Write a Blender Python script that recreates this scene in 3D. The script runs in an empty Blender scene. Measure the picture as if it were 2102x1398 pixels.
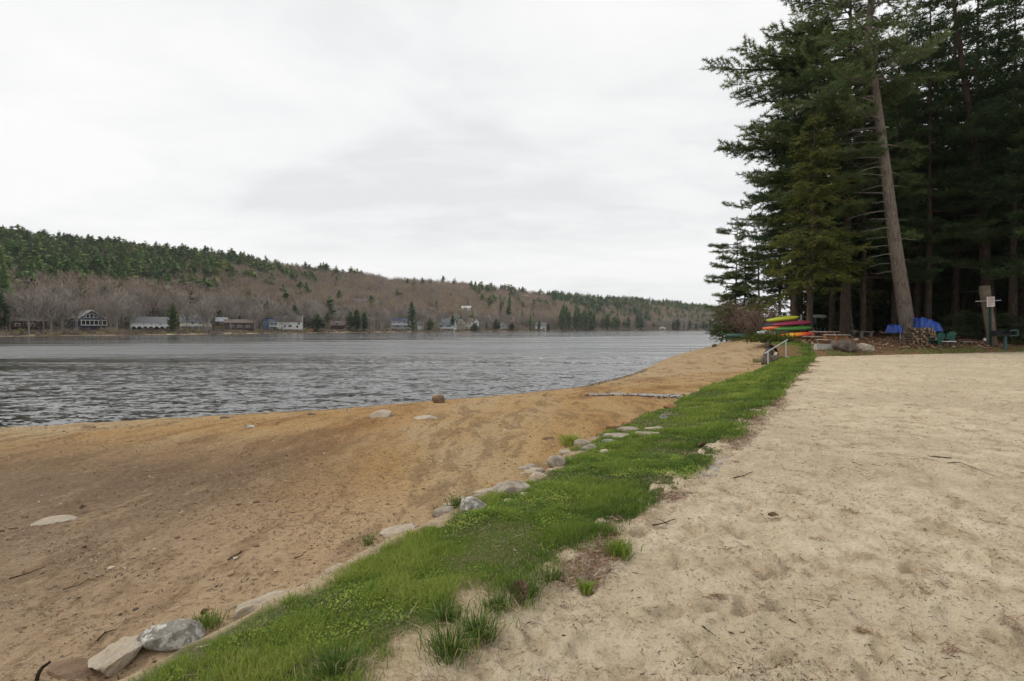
import bpy, bmesh, math, random
import numpy as np
from mathutils import Vector, Matrix, Euler

SC = bpy.context.scene
COL = SC.collection
R = math.radians

# ------------------------------------------------------------------ camera
F, CX, CY = 1168.0, 1051.0, 699.0            # focal length and centre in photo pixels (20 mm on a 36 mm sensor)
HC = 1.6                                      # eye height above the volleyball sand
PITCH = math.atan(24.0 / F)
cam_d = bpy.data.cameras.new('camera')
cam_d.lens = 20.0
cam_d.sensor_width = 36.0
cam_d.clip_start = 0.1
cam_d.clip_end = 20000
cam = bpy.data.objects.new('camera', cam_d)
COL.objects.link(cam)
cam.location = (0, 0, HC)
cam.rotation_euler = (R(90) - PITCH, 0, 0)
SC.camera = cam

# ------------------------------------------------------------------ sky, sun, exposure
SUN_EL, SUN_AZ = R(44), R(-72)               # azimuth from +Y, negative = towards the lake on the left
SC.view_settings.view_transform = 'Standard'
SC.view_settings.look = 'None'
SC.view_settings.exposure = 0.08
SC.view_settings.gamma = 1.0
W = bpy.data.worlds.new('World')
SC.world = W
W.use_nodes = True
nt = W.node_tree
for n in list(nt.nodes):
    nt.nodes.remove(n)
out = nt.nodes.new('ShaderNodeOutputWorld')
bg = nt.nodes.new('ShaderNodeBackground')
bg.inputs['Strength'].default_value = 0.10
nt.links.new(bg.outputs[0], out.inputs[0])
sky = nt.nodes.new('ShaderNodeTexSky')
sky.sky_type = 'NISHITA'
sky.sun_disc = False
sky.sun_elevation = SUN_EL
sky.sun_rotation = SUN_AZ
tc = nt.nodes.new('ShaderNodeTexCoord')
sep = nt.nodes.new('ShaderNodeSeparateXYZ')
nt.links.new(tc.outputs['Generated'], sep.inputs[0])
zz = nt.nodes.new('ShaderNodeMath'); zz.operation = 'MAXIMUM'; zz.inputs[1].default_value = 0.0
nt.links.new(sep.outputs[2], zz.inputs[0])
za = nt.nodes.new('ShaderNodeMath'); za.operation = 'ADD'; za.inputs[1].default_value = 0.16
nt.links.new(zz.outputs[0], za.inputs[0])
dv = []
for i in (0, 1):
    m_ = nt.nodes.new('ShaderNodeMath'); m_.operation = 'DIVIDE'
    nt.links.new(sep.outputs[i], m_.inputs[0]); nt.links.new(za.outputs[0], m_.inputs[1])
    dv.append(m_)
cmb = nt.nodes.new('ShaderNodeCombineXYZ')
nt.links.new(dv[0].outputs[0], cmb.inputs[0]); nt.links.new(dv[1].outputs[0], cmb.inputs[1])
def wnoise(scale, detail, rough, dist, off):
    mp = nt.nodes.new('ShaderNodeMapping'); mp.inputs['Location'].default_value = off
    mp.inputs['Scale'].default_value = (0.75, 1.0, 1.0)
    nt.links.new(cmb.outputs[0], mp.inputs[0])
    nz = nt.nodes.new('ShaderNodeTexNoise')
    nz.inputs['Scale'].default_value = scale; nz.inputs['Detail'].default_value = detail
    nz.inputs['Roughness'].default_value = rough; nz.inputs['Distortion'].default_value = dist
    nt.links.new(mp.outputs[0], nz.inputs['Vector'])
    return nz
n1 = wnoise(0.85, 7, 0.52, 0.35, (3.1, 1.7, 0.0))
n2 = wnoise(2.6, 6, 0.55, 0.5, (7.3, 2.2, 4.0))
mxn = nt.nodes.new('ShaderNodeMath'); mxn.operation = 'MULTIPLY_ADD'; mxn.inputs[1].default_value = 0.42
nt.links.new(n2.outputs[0], mxn.inputs[0]); nt.links.new(n1.outputs[0], mxn.inputs[2])
ramp = nt.nodes.new('ShaderNodeValToRGB')
cr = ramp.color_ramp
cr.elements[0].position = 0.54; cr.elements[0].color = (0.72, 0.73, 0.735, 1)
cr.elements[1].position = 0.84; cr.elements[1].color = (0.885, 0.88, 0.875, 1)
e = cr.elements.new(0.66); e.color = (0.81, 0.815, 0.815, 1)
nt.links.new(mxn.outputs[0], ramp.inputs[0])
cl = nt.nodes.new('ShaderNodeVectorMath'); cl.operation = 'SCALE'; cl.inputs['Scale'].default_value = 10.9
nt.links.new(ramp.outputs[0], cl.inputs[0])
mixw = nt.nodes.new('ShaderNodeMix'); mixw.data_type = 'RGBA'; mixw.inputs[0].default_value = 0.97
nt.links.new(sky.outputs[0], mixw.inputs[6]); nt.links.new(cl.outputs[0], mixw.inputs[7])
nt.links.new(mixw.outputs[2], bg.inputs['Color'])

sun_d = bpy.data.lights.new('sun', 'SUN')
sun_d.energy = 1.5
sun_d.angle = R(13)
sun_d.color = (1.0, 0.955, 0.90)
sun = bpy.data.objects.new('sun', sun_d)
COL.objects.link(sun)
sdir = Vector((math.cos(SUN_EL) * math.sin(SUN_AZ), math.cos(SUN_EL) * math.cos(SUN_AZ), math.sin(SUN_EL)))
sun.rotation_euler = sdir.to_track_quat('Z', 'Y').to_euler()
sun.location = (-30, 20, 60)

# ------------------------------------------------------------------ helpers
def tag(o, label=None, cat=None, group=None, kind=None):
    if label: o['label'] = label
    if cat: o['category'] = cat
    if group: o['group'] = group
    if kind: o['kind'] = kind
    return o

def empty(name, loc, rz=0.0, label=None, cat=None, group=None):
    o = bpy.data.objects.new(name, None)
    o.empty_display_size = 0.3
    COL.objects.link(o)
    o.location = loc
    o.rotation_euler = (0, 0, rz)
    return tag(o, label, cat, group)

class MB:
    """collects vertices and faces; build() links them as ONE mesh object"""
    def __init__(self):
        self.V = []; self.L = []; self.S = []; self.T = []; self.M = []; self.n = 0
    def add(self, V, Fc, tint=0.5, mat=0):
        V = np.asarray(V, float).reshape(-1, 3)
        fl = Fc if isinstance(Fc, list) and len(Fc) and not np.isscalar(Fc[0]) and isinstance(Fc[0], np.ndarray) and Fc[0].ndim == 2 else None
        groups = fl if fl is not None else ([np.asarray(Fc)] if isinstance(Fc, np.ndarray) else None)
        if groups is None:
            by = {}
            for f in Fc: by.setdefault(len(f), []).append(f)
            groups = [np.array(v) for v in by.values()]
        for g in groups:
            g = np.asarray(g)
            if g.size == 0: continue
            self.L.append((g + self.n).ravel()); self.S.append(np.full(len(g), g.shape[1])); self.M.append(np.full(len(g), mat))
        self.V.append(V); self.n += len(V)
        self.T.append(np.broadcast_to(np.asarray(tint, float), (len(V),)).copy())
        return self
    def box(self, c, s, rz=0.0, rot=None, mat=0, tint=0.5):
        x, y, z = s[0] / 2, s[1] / 2, s[2] / 2
        v = np.array([(i, j, k) for k in (-z, z) for j in (-y, y) for i in (-x, x)])
        M = np.array((rot if rot is not None else Euler((0, 0, rz))).to_matrix())
        v = v @ M.T + np.array(c)
        f = [(0, 2, 3, 1), (4, 5, 7, 6), (0, 1, 5, 4), (2, 6, 7, 3), (0, 4, 6, 2), (1, 3, 7, 5)]
        return self.add(v, f, tint, mat)
    def bar(self, a, b, w, h=None, mat=0, tint=0.5):
        a = Vector(a); b = Vector(b); h = w if h is None else h
        q = (b - a).to_track_quat('X', 'Z')
        return self.box((a + b) / 2, ((b - a).length, w, h), rot=q, mat=mat, tint=tint)
    def tube(self, P, r, n=6, cap=True, tint=0.5, mat=0):
        P = np.asarray(P, float); m = len(P)
        r = np.broadcast_to(np.asarray(r, float), (m,))
        Tn = np.gradient(P, axis=0); Tn /= (np.linalg.norm(Tn, axis=1, keepdims=True) + 1e-9)
        ref = np.array((0, 0, 1.0)) if abs(Tn[:, 2]).mean() < 0.8 else np.array((0, 1.0, 0))
        A = np.cross(Tn, ref); A /= (np.linalg.norm(A, axis=1, keepdims=True) + 1e-9)
        B = np.cross(Tn, A)
        th = np.arange(n) * 2 * math.pi / n
        V = P[:, None, :] + r[:, None, None] * (A[:, None, :] * np.cos(th)[None, :, None] + B[:, None, :] * np.sin(th)[None, :, None])
        V = V.reshape(-1, 3)
        i = np.arange(m - 1)[:, None] * n; j = np.arange(n)[None, :]; j2 = (j + 1) % n
        Fq = np.stack([i + j, i + j2, i + n + j2, i + n + j], -1).reshape(-1, 4)
        gs = [Fq]
        if cap:
            gs += [np.arange(n)[None, :], (np.arange(n)[::-1] + (m - 1) * n)[None, :]]
        return self.add(V, gs, tint, mat)
    def prism(self, outline, y0, y1, mat=0, tint=0.5):
        """outline in x,z extruded along y"""
        k = len(outline)
        V = [(x, y0, z) for x, z in outline] + [(x, y1, z) for x, z in outline]
        Fc = [tuple(range(k)), tuple(range(2 * k - 1, k - 1, -1))] + [(i, i + k, (i + 1) % k + k, (i + 1) % k) for i in range(k)]
        return self.add(V, Fc, tint, mat)
    def mesh(self, name, mats, smooth=False):
        me = bpy.data.meshes.new(name)
        if not self.V: return me
        V = np.concatenate(self.V); L = np.concatenate(self.L); S = np.concatenate(self.S)
        me.vertices.add(len(V)); me.vertices.foreach_set('co', V.astype(np.float32).ravel())
        me.loops.add(len(L)); me.loops.foreach_set('vertex_index', L.astype(np.int32))
        me.polygons.add(len(S))
        st = np.concatenate([[0], np.cumsum(S)[:-1]])
        me.polygons.foreach_set('loop_start', st.astype(np.int32))
        me.polygons.foreach_set('material_index', np.concatenate(self.M).astype(np.int32))
        me.polygons.foreach_set('use_smooth', np.full(len(S), smooth))
        at = me.attributes.new('tint', 'FLOAT', 'POINT')
        at.data.foreach_set('value', np.concatenate(self.T).astype(np.float32))
        for m in (mats if isinstance(mats, (list, tuple)) else [mats]): me.materials.append(m)
        me.update(calc_edges=True)
        return me
    def build(self, name, mats, parent=None, smooth=False, loc=(0, 0, 0)):
        o = bpy.data.objects.new(name, self.mesh(name, mats, smooth))
        COL.objects.link(o); o.location = loc
        if parent is not None: o.parent = parent
        return o

def copy_tree(o, parent=None):
    c = o.copy(); COL.objects.link(c)
    if parent is not None: c.parent = parent
    for ch in list(o.children): copy_tree(ch, c)
    return c

def hash2(ix, iy, seed):
    n = (ix.astype(np.int64) * 374761393 + iy.astype(np.int64) * 668265263 + seed * 974634757) & 0xFFFFFFFF
    n = ((n ^ (n >> 13)) * 1274126177) & 0xFFFFFFFF
    n = ((n ^ (n >> 16)) * 2246822519) & 0xFFFFFFFF
    return ((n ^ (n >> 15)) & 0xFFFFFF) / float(0xFFFFFF)
def vnoise(x, y, seed=0):
    x = np.asarray(x, float); y = np.asarray(y, float)
    x0 = np.floor(x); y0 = np.floor(y); fx = x - x0; fy = y - y0
    fx = fx * fx * (3 - 2 * fx); fy = fy * fy * (3 - 2 * fy)
    a = hash2(x0, y0, seed); b = hash2(x0 + 1, y0, seed); c = hash2(x0, y0 + 1, seed); d = hash2(x0 + 1, y0 + 1, seed)
    return (a * (1 - fx) + b * fx) * (1 - fy) + (c * (1 - fx) + d * fx) * fy
def fbm(x, y, seed=0, oct=4, gain=0.5):
    s = 0; a = 1.0; t = 0
    for k in range(oct):
        s = s + a * vnoise(np.asarray(x) * 2 ** k, np.asarray(y) * 2 ** k, seed + k * 17); t += a; a *= gain
    return s / t
def sstep(x, a=0.0, b=1.0):
    t = np.clip((np.asarray(x, float) - a) / (b - a), 0, 1); return t * t * (3 - 2 * t)

def ray(px, py):
    dx = (px - CX) / F; dy = -(py - CY) / F
    return np.array((dx, math.cos(PITCH) + dy * math.sin(PITCH), -math.sin(PITCH) + dy * math.cos(PITCH)))
def at(px, py, Y):
    d = ray(px, py); return np.array((0, 0, HC)) + d * (Y / d[1])
def gp(px, py, z=0.0):
    d = ray(px, py); return np.array((0, 0, HC)) + d * ((z - HC) / d[2])
def proj(P):
    P = np.asarray(P, float)
    y = P[..., 1]; z = P[..., 2] - HC
    f = y * math.cos(PITCH) - z * math.sin(PITCH); u = y * math.sin(PITCH) + z * math.cos(PITCH)
    return CX + F * P[..., 0] / f, CY - F * u / f

# ------------------------------------------------------------------ materials
def mat(name, rough=0.85, spec=0.3):
    m = bpy.data.materials.new(name); m.use_nodes = True
    b = m.node_tree.nodes['Principled BSDF']
    b.inputs['Roughness'].default_value = rough
    b.inputs['Specular IOR Level'].default_value = spec
    return m, m.node_tree, b
def N(t, kind, **kw):
    n = t.nodes.new(kind)
    for k, v in kw.items():
        if k in n.inputs: n.inputs[k].default_value = v
        else: setattr(n, k, v)
    return n
def coords(t, scale=(1, 1, 1), rz=0.0, obj=True):
    c = t.nodes.new('ShaderNodeTexCoord'); mp = t.nodes.new('ShaderNodeMapping')
    mp.inputs['Scale'].default_value = scale; mp.inputs['Rotation'].default_value = (0, 0, rz)
    t.links.new(c.outputs['Object' if obj else 'Generated'], mp.inputs[0]); return mp.outputs[0]
def noise(t, vec, scale, detail=5, rough=0.55, dist=0.0):
    n = t.nodes.new('ShaderNodeTexNoise')
    n.inputs['Scale'].default_value = scale; n.inputs['Detail'].default_value = detail
    n.inputs['Roughness'].default_value = rough; n.inputs['Distortion'].default_value = dist
    if vec is not None: t.links.new(vec, n.inputs['Vector'])
    return n.outputs[0]
def cramp(t, fac, stops):
    r = t.nodes.new('ShaderNodeValToRGB'); c = r.color_ramp
    while len(c.elements) < len(stops): c.elements.new(0.5)
    for e_, (p, col) in zip(c.elements, stops): e_.position = p; e_.color = (*col, 1) if len(col) == 3 else col
    t.links.new(fac, r.inputs[0]); return r.outputs[0]
def frange(t, fac, a, b, c=0.0, d=1.0):
    r = t.nodes.new('ShaderNodeMapRange'); r.interpolation_type = 'SMOOTHSTEP'
    for i, v in zip((1, 2, 3, 4), (a, b, c, d)): r.inputs[i].default_value = v
    t.links.new(fac, r.inputs[0]); return r.outputs[0]
def mixc(t, fac, a, b, blend='MIX'):
    m = t.nodes.new('ShaderNodeMix'); m.data_type = 'RGBA'; m.blend_type = blend
    for sock, v in ((m.inputs[0], fac), (m.inputs[6], a), (m.inputs[7], b)):
        if hasattr(v, 'is_output'): t.links.new(v, sock)
        else: sock.default_value = v if not isinstance(v, tuple) else ((*v, 1) if len(v) == 3 else v)
    return m.outputs[2]
def mth(t, op, a, b=None, c=None):
    m = t.nodes.new('ShaderNodeMath'); m.operation = op
    for s, v in zip(m.inputs, (a, b, c)):
        if v is None: continue
        if hasattr(v, 'is_output'): t.links.new(v, s)
        else: s.default_value = v
    return m.outputs[0]
def bump(t, b, h, strength=0.5, dist=0.02):
    n = t.nodes.new('ShaderNodeBump'); n.inputs['Strength'].default_value = strength; n.inputs['Distance'].default_value = dist
    t.links.new(h, n.inputs['Height']); t.links.new(n.outputs[0], b.inputs['Normal']); return n
def tintnode(t):
    a = t.nodes.new('ShaderNodeAttribute'); a.attribute_name = 'tint'; return a.outputs['Fac']

def m_plain(name, col, rough=0.6, var=0.25, scale=3.0, spec=0.3, bmp=0.0):
    m, t, b = mat(name, rough, spec)
    v = coords(t); n = noise(t, v, scale, 4)
    c = cramp(t, n, [(0.3, tuple(x * (1 - var) for x in col)), (0.7, tuple(min(1, x * (1 + var)) for x in col))])
    t.links.new(c, b.inputs['Base Color'])
    if bmp: bump(t, b, noise(t, v, scale * 8, 3), bmp, 0.01)
    return m

def m_leaf(name, stops, rough=0.55, trans=0.25, spec=0.25, objvar=0.0):
    m, t, b = mat(name, rough, spec)
    f = tintnode(t)
    if objvar:
        oi = t.nodes.new('ShaderNodeObjectInfo')
        f = mth(t, 'ADD', f, mth(t, 'MULTIPLY', mth(t, 'SUBTRACT', oi.outputs['Random'], 0.5), objvar))
    c = cramp(t, f, stops)
    t.links.new(c, b.inputs['Base Color'])
    if trans:
        tr = t.nodes.new('ShaderNodeBsdfTranslucent'); t.links.new(c, tr.inputs[0])
        mx = t.nodes.new('ShaderNodeMixShader'); mx.inputs[0].default_value = trans
        t.links.new(b.outputs[0], mx.inputs[1]); t.links.new(tr.outputs[0], mx.inputs[2])
        t.links.new(mx.outputs[0], t.nodes['Material Output'].inputs[0])
    return m

SHORE_ROT = R(63)       # the beach runs along this direction

# dry volleyball sand
m_sand, t, b = mat('sand', 0.95, 0.12)
v = coords(t)
big = noise(t, v, 0.35, 5, 0.6); mid = noise(t, v, 3.0, 7, 0.68); fine = noise(t, v, 30, 5, 0.7); gr = noise(t, v, 190, 2, 0.6)
c = cramp(t, mid, [(0.36, (0.40, 0.31, 0.20)), (0.47, (0.575, 0.468, 0.320)), (0.60, (0.655, 0.550, 0.395))])
c = mixc(t, frange(t, big, 0.40, 0.62, 0, 0.55), c, (0.45, 0.365, 0.245))
c = mixc(t, frange(t, fine, 0.54, 0.64, 0, 0.55), c, (0.215, 0.155, 0.095))
c = mixc(t, frange(t, gr, 0.58, 0.70, 0, 0.7), c, (0.11, 0.075, 0.045))
c = mixc(t, frange(t, gr, 0.40, 0.28, 0, 0.5), c, (0.66, 0.57, 0.43))
t.links.new(c, b.inputs['Base Color'])
hh = mth(t, 'ADD', mth(t, 'MULTIPLY', noise(t, v, 8, 7, 0.65), 1.0), mth(t, 'MULTIPLY', fine, 0.45))
hh = mth(t, 'ADD', hh, mth(t, 'MULTIPLY', gr, 0.10))
bump(t, b, hh, 1.0, 0.055)

# ochre lake beach
m_beach, t, b = mat('beach_sand', 0.92, 0.15)
v = coords(t); vs = coords(t, (1.0, 0.28, 1.0), SHORE_ROT)
big = noise(t, vs, 0.30, 6, 0.62, 0.6); mid = noise(t, vs, 1.9, 8, 0.70, 0.4); fine = noise(t, v, 17, 6, 0.72); gr = noise(t, v, 130, 2, 0.6)
c = cramp(t, big, [(0.36, (0.255, 0.130, 0.042)), (0.45, (0.385, 0.228, 0.086)), (0.54, (0.415, 0.272, 0.120)), (0.64, (0.42, 0.305, 0.165))])
geo = t.nodes.new('ShaderNodeNewGeometry'); sp = t.nodes.new('ShaderNodeSeparateXYZ'); t.links.new(geo.outputs['Position'], sp.inputs[0])
c = mixc(t, frange(t, sp.outputs[1], 20, 38, 0, 0.6), c, (0.43, 0.33, 0.20))
brown = frange(t, mth(t, 'ADD', sp.outputs[0], mth(t, 'MULTIPLY', mid, 2.0)), -0.2, -3.0)
brown = mth(t, 'MULTIPLY', brown, frange(t, sp.outputs[1], 13, 7, 0, 0.95))
c = mixc(t, brown, c, (0.185, 0.124, 0.076))
px_ = mth(t, 'ADD', sp.outputs[2], mth(t, 'MULTIPLY', mth(t, 'SUBTRACT', mid, 0.5), 0.45))
pale = mth(t, 'MULTIPLY', frange(t, px_, -0.44, -0.28), frange(t, sp.outputs[1], 8.0, 4.5))
c = mixc(t, mth(t, 'MULTIPLY', pale, 0.6), c, (0.47, 0.345, 0.225))
c = mixc(t, frange(t, mid, 0.49, 0.60, 0, 0.52), c, (0.14, 0.082, 0.040))
c = mixc(t, frange(t, mid, 0.44, 0.36, 0, 0.45), c, (0.44, 0.31, 0.175))
c = mixc(t, frange(t, fine, 0.52, 0.62, 0, 0.62), c, (0.12, 0.075, 0.040))
c = mixc(t, frange(t, fine, 0.44, 0.34, 0, 0.45), c, (0.47, 0.34, 0.20))
c = mixc(t, frange(t, gr, 0.58, 0.70, 0, 0.7), c, (0.07, 0.045, 0.028))
c = mixc(t, frange(t, gr, 0.38, 0.27, 0, 0.5), c, (0.60, 0.50, 0.37))
wl = mth(t, 'ADD', sp.outputs[2], mth(t, 'MULTIPLY', mth(t, 'SUBTRACT', mid, 0.5), 0.12))
wet = frange(t, wl, -1.26, -1.36)
c = mixc(t, mth(t, 'MULTIPLY', wet, 0.55), c, (0.13, 0.085, 0.05))
t.links.new(c, b.inputs['Base Color'])
rg = t.nodes.new('ShaderNodeMapRange'); rg.inputs[3].default_value = 0.92; rg.inputs[4].default_value = 0.42
t.links.new(wet, rg.inputs[0]); t.links.new(rg.outputs[0], b.inputs['Roughness'])
hh = mth(t, 'ADD', mth(t, 'MULTIPLY', noise(t, v, 7, 7, 0.65), 1.0), mth(t, 'MULTIPLY', fine, 0.4))
bump(t, b, hh, 1.0, 0.075)

# turf soil under the grass blades
m_turf, t, b = mat('turf', 0.95, 0.1)
v = coords(t); a = noise(t, v, 1.4, 6, 0.6); g = noise(t, v, 45, 4, 0.65)
c = cramp(t, g, [(0.3, (0.055, 0.075, 0.022)), (0.5, (0.10, 0.105, 0.04)), (0.7, (0.20, 0.165, 0.085))])
at_ = tintnode(t)
c = mixc(t, at_, c, cramp(t, g, [(0.3, (0.33, 0.25, 0.15)), (0.7, (0.50, 0.40, 0.26))]))
t.links.new(c, b.inputs['Base Color']); bump(t, b, g, 0.8, 0.03)

# pine litter floor of the wood
m_floor, t, b = mat('pine_litter', 0.95, 0.1)
v = coords(t); a = noise(t, v, 0.7, 6, 0.62); g = noise(t, v, 12, 6, 0.7)
c = cramp(t, g, [(0.32, (0.085, 0.048, 0.026)), (0.5, (0.20, 0.115, 0.062)), (0.66, (0.34, 0.215, 0.125))])
c = mixc(t, mth(t, 'MULTIPLY', frange(t, a, 0.52, 0.66), 0.55), c, (0.12, 0.115, 0.045))
t.links.new(c, b.inputs['Base Color']); bump(t, b, g, 1.0, 0.08)

# far hillside soil
m_hill, t, b = mat('hill_soil', 0.95, 0.1)
v = coords(t); a = noise(t, v, 0.03, 6, 0.6); g = noise(t, v, 0.5, 5, 0.65)
c = cramp(t, g, [(0.3, (0.035, 0.028, 0.018)), (0.55, (0.08, 0.058, 0.036)), (0.75, (0.12, 0.09, 0.055))])
c = mixc(t, frange(t, a, 0.5, 0.65, 0, 0.6), c, (0.10, 0.105, 0.05))
t.links.new(c, b.inputs['Base Color'])
m_shore, t, b = mat('shore_sand', 0.95, 0.1)
v = coords(t); g = noise(t, v, 0.12, 6, 0.65)
c = cramp(t, g, [(0.38, (0.10, 0.085, 0.06)), (0.5, (0.26, 0.19, 0.12)), (0.62, (0.42, 0.34, 0.24))])
t.links.new(c, b.inputs['Base Color'])

# lake water
m_water, t, b = mat('lake_water', 0.27, 0.5)
b.inputs['IOR'].default_value = 1.42
b.inputs['Base Color'].default_value = (0.020, 0.021, 0.020, 1)
def wave_vec(vec, scale, ax, ay, detail=2):
    n = t.nodes.new('ShaderNodeTexNoise'); n.inputs['Scale'].default_value = scale; n.inputs['Detail'].default_value = detail; n.inputs['Roughness'].default_value = 0.55; n.inputs['Distortion'].default_value = 0.35
    t.links.new(vec, n.inputs['Vector'])
    a = t.nodes.new('ShaderNodeVectorMath'); a.operation = 'SUBTRACT'; a.inputs[1].default_value = (0.5, 0.5, 0.5); t.links.new(n.outputs['Color'], a.inputs[0])
    m = t.nodes.new('ShaderNodeVectorMath'); m.operation = 'MULTIPLY'; m.inputs[1].default_value = (ax, ay, 0); t.links.new(a.outputs[0], m.inputs[0]); return m.outputs[0]
def vadd(a, b_):
    n = t.nodes.new('ShaderNodeVectorMath'); n.operation = 'ADD'; t.links.new(a, n.inputs[0]); t.links.new(b_, n.inputs[1]); return n.outputs[0]
v1 = coords(t, (0.42, 1.0, 1.0), R(-12)); v2 = coords(t, (0.6, 1.0, 1.0), R(14))
sl = vadd(vadd(wave_vec(v1, 0.30, 0.08, 0.14), wave_vec(v1, 0.9, 0.16, 0.28)), wave_vec(v2, 2.8, 0.32, 0.58)); sl = vadd(sl, wave_vec(v1, 7.5, 0.34, 0.52))
vg = coords(t, (0.016, 0.11, 1.0), R(3)); gust = noise(t, vg, 1.0, 6, 0.62, 0.4)
geo = t.nodes.new('ShaderNodeNewGeometry'); sp = t.nodes.new('ShaderNodeSeparateXYZ'); t.links.new(geo.outputs['Position'], sp.inputs[0])
dist = mth(t, 'ADD', sp.outputs[1], mth(t, 'MULTIPLY', sp.outputs[0], -0.9))
amp = mth(t, 'MULTIPLY', mth(t, 'MULTIPLY', frange(t, gust, 0.38, 0.56, 0.45, 1.15), frange(t, dist, 205, 150, 0.16, 1.0)), frange(t, sp.outputs[1], 15, 110, 0.9, 0.50))
sc_ = t.nodes.new('ShaderNodeVectorMath'); sc_.operation = 'SCALE'; t.links.new(sl, sc_.inputs[0]); t.links.new(amp, sc_.inputs['Scale'])
up_ = t.nodes.new('ShaderNodeVectorMath'); up_.operation = 'ADD'; up_.inputs[1].default_value = (0, 0, 1); t.links.new(sc_.outputs[0], up_.inputs[0])
t.links.new(mth(t, 'MULTIPLY', mth(t, 'MULTIPLY', frange(t, sp.outputs[1], 15, 90, 0.08, 0.29), frange(t, dist, 205, 150, 0.5, 1.0)), frange(t, gust, 0.40, 0.62, 0.6, 1.4)), b.inputs['Roughness'])
nn_ = t.nodes.new('ShaderNodeVectorMath'); nn_.operation = 'NORMALIZE'; t.links.new(up_.outputs[0], nn_.inputs[0]); t.links.new(nn_.outputs[0], b.inputs['Normal'])

# rock materials
def m_rock(name, lo, mi, hi, lich=None, sc=6.0, amt=0.5):
    m, t, b = mat(name, 0.9, 0.2)
    v = coords(t); a = noise(t, v, sc, 7, 0.65, 0.3); g = noise(t, v, sc * 7, 5, 0.7)
    c = cramp(t, a, [(0.3, lo), (0.5, mi), (0.7, hi)])
    if lich is not None:
        c = mixc(t, mth(t, 'MULTIPLY', frange(t, noise(t, v, sc * 1.9, 8, 0.72, 0.6), 0.50, 0.58), amt), c, lich)
    c = mixc(t, mth(t, 'MULTIPLY', frange(t, g, 0.55, 0.7), 0.5), c, tuple(x * 0.45 for x in lo))
    t.links.new(c, b.inputs['Base Color']); bump(t, b, mth(t, 'ADD', a, mth(t, 'MULTIPLY', g, 0.4)), 0.7, 0.05)
    return m
M_ROCK = {
    'lichen': m_rock('lichen_rock', (0.11, 0.103, 0.09), (0.26, 0.24, 0.205), (0.40, 0.375, 0.32), (0.62, 0.595, 0.52), 8.0, 0.9),
    'tan': m_rock('tan_rock', (0.33, 0.265, 0.185), (0.44, 0.365, 0.27), (0.54, 0.47, 0.365), (0.36, 0.33, 0.28), 5.0, 0.6),
    'grey': m_rock('grey_rock', (0.20, 0.165, 0.122), (0.325, 0.275, 0.21), (0.435, 0.38, 0.305), (0.48, 0.45, 0.375), 5.0, 0.5),
    'sandstone': m_rock('sandstone', (0.20, 0.10, 0.045), (0.34, 0.185, 0.09), (0.44, 0.28, 0.16), None, 5.0),
    'brown': m_rock('brown_rock', (0.12, 0.075, 0.045), (0.21, 0.135, 0.085), (0.30, 0.21, 0.14), None, 4.0),
    'dark': m_rock('dark_rock', (0.045, 0.035, 0.03), (0.10, 0.08, 0.065), (0.19, 0.155, 0.125), (0.24, 0.22, 0.19), 3.0, 0.3),
}

# bark
def m_bark(name, lo, hi, sc=2.0, patch=None):
    m, t, b = mat(name, 0.95, 0.1)
    v = coords(t, (1, 1, 0.22)); a = noise(t, v, sc * 4, 7, 0.7, 0.4); g = noise(t, coords(t), 0.9, 4)
    c = cramp(t, a, [(0.3, lo), (0.68, hi)])
    if patch: c = mixc(t, frange(t, g, 0.48, 0.62, 0, 0.6), c, patch)
    t.links.new(c, b.inputs['Base Color']); bump(t, b, a, 1.0, 0.08)
    return m
M_bark_pine = m_bark('pine_bark', (0.045, 0.036, 0.030), (0.27, 0.225, 0.185), 2.6, (0.20, 0.18, 0.15))
M_bark_dark = m_bark('dark_bark', (0.028, 0.021, 0.016), (0.11, 0.083, 0.062), 2.0)
M_bark_grey = m_bark('grey_bark', (0.17, 0.15, 0.13), (0.36, 0.325, 0.285), 1.0)
M_bark_birch = m_bark('birch_bark', (0.34, 0.32, 0.29), (0.62, 0.60, 0.56), 1.0)
M_deadwood = m_bark('dead_wood', (0.15, 0.13, 0.11), (0.33, 0.30, 0.26), 1.5)
# foliage
M_pine = m_leaf('pine_needles', [(0.0, (0.062, 0.098, 0.038)), (0.5, (0.125, 0.175, 0.066)), (1.0, (0.22, 0.265, 0.115))], trans=0.3, rough=0.75, spec=0.1)
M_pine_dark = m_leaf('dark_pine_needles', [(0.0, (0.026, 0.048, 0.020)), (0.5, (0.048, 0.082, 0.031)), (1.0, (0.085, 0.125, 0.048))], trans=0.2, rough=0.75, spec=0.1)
M_hemlock = m_leaf('hemlock_needles', [(0.0, (0.066, 0.086, 0.020)), (0.5, (0.125, 0.148, 0.036)), (1.0, (0.21, 0.225, 0.065))], trans=0.3, rough=0.75, spec=0.1)
M_spring = m_leaf('spring_leaves', [(0.0, (0.05, 0.075, 0.018)), (0.5, (0.085, 0.13, 0.03)), (1.0, (0.15, 0.20, 0.05))], trans=0.3)
M_far_conifer = m_leaf('far_conifer_needles', [(0.0, (0.055, 0.105, 0.045)), (0.35, (0.115, 0.185, 0.070)), (0.75, (0.19, 0.255, 0.090)), (1.0, (0.28, 0.30, 0.11))], trans=0.0, rough=1.0, spec=0.0, objvar=0.5)
M_far_bare = m_leaf('bare_twigs', [(0.0, (0.20, 0.172, 0.148)), (0.45, (0.29, 0.232, 0.186)), (0.8, (0.345, 0.25, 0.185)), (0.93, (0.38, 0.29, 0.185)), (1.0, (0.34, 0.33, 0.12))], trans=0.0, rough=1.0, spec=0.0)
M_twig_grey = m_leaf('grey_twigs', [(0.0, (0.18, 0.156, 0.135)), (0.5, (0.27, 0.232, 0.195)), (1.0, (0.35, 0.30, 0.25))], trans=0.0, objvar=0.5)
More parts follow.
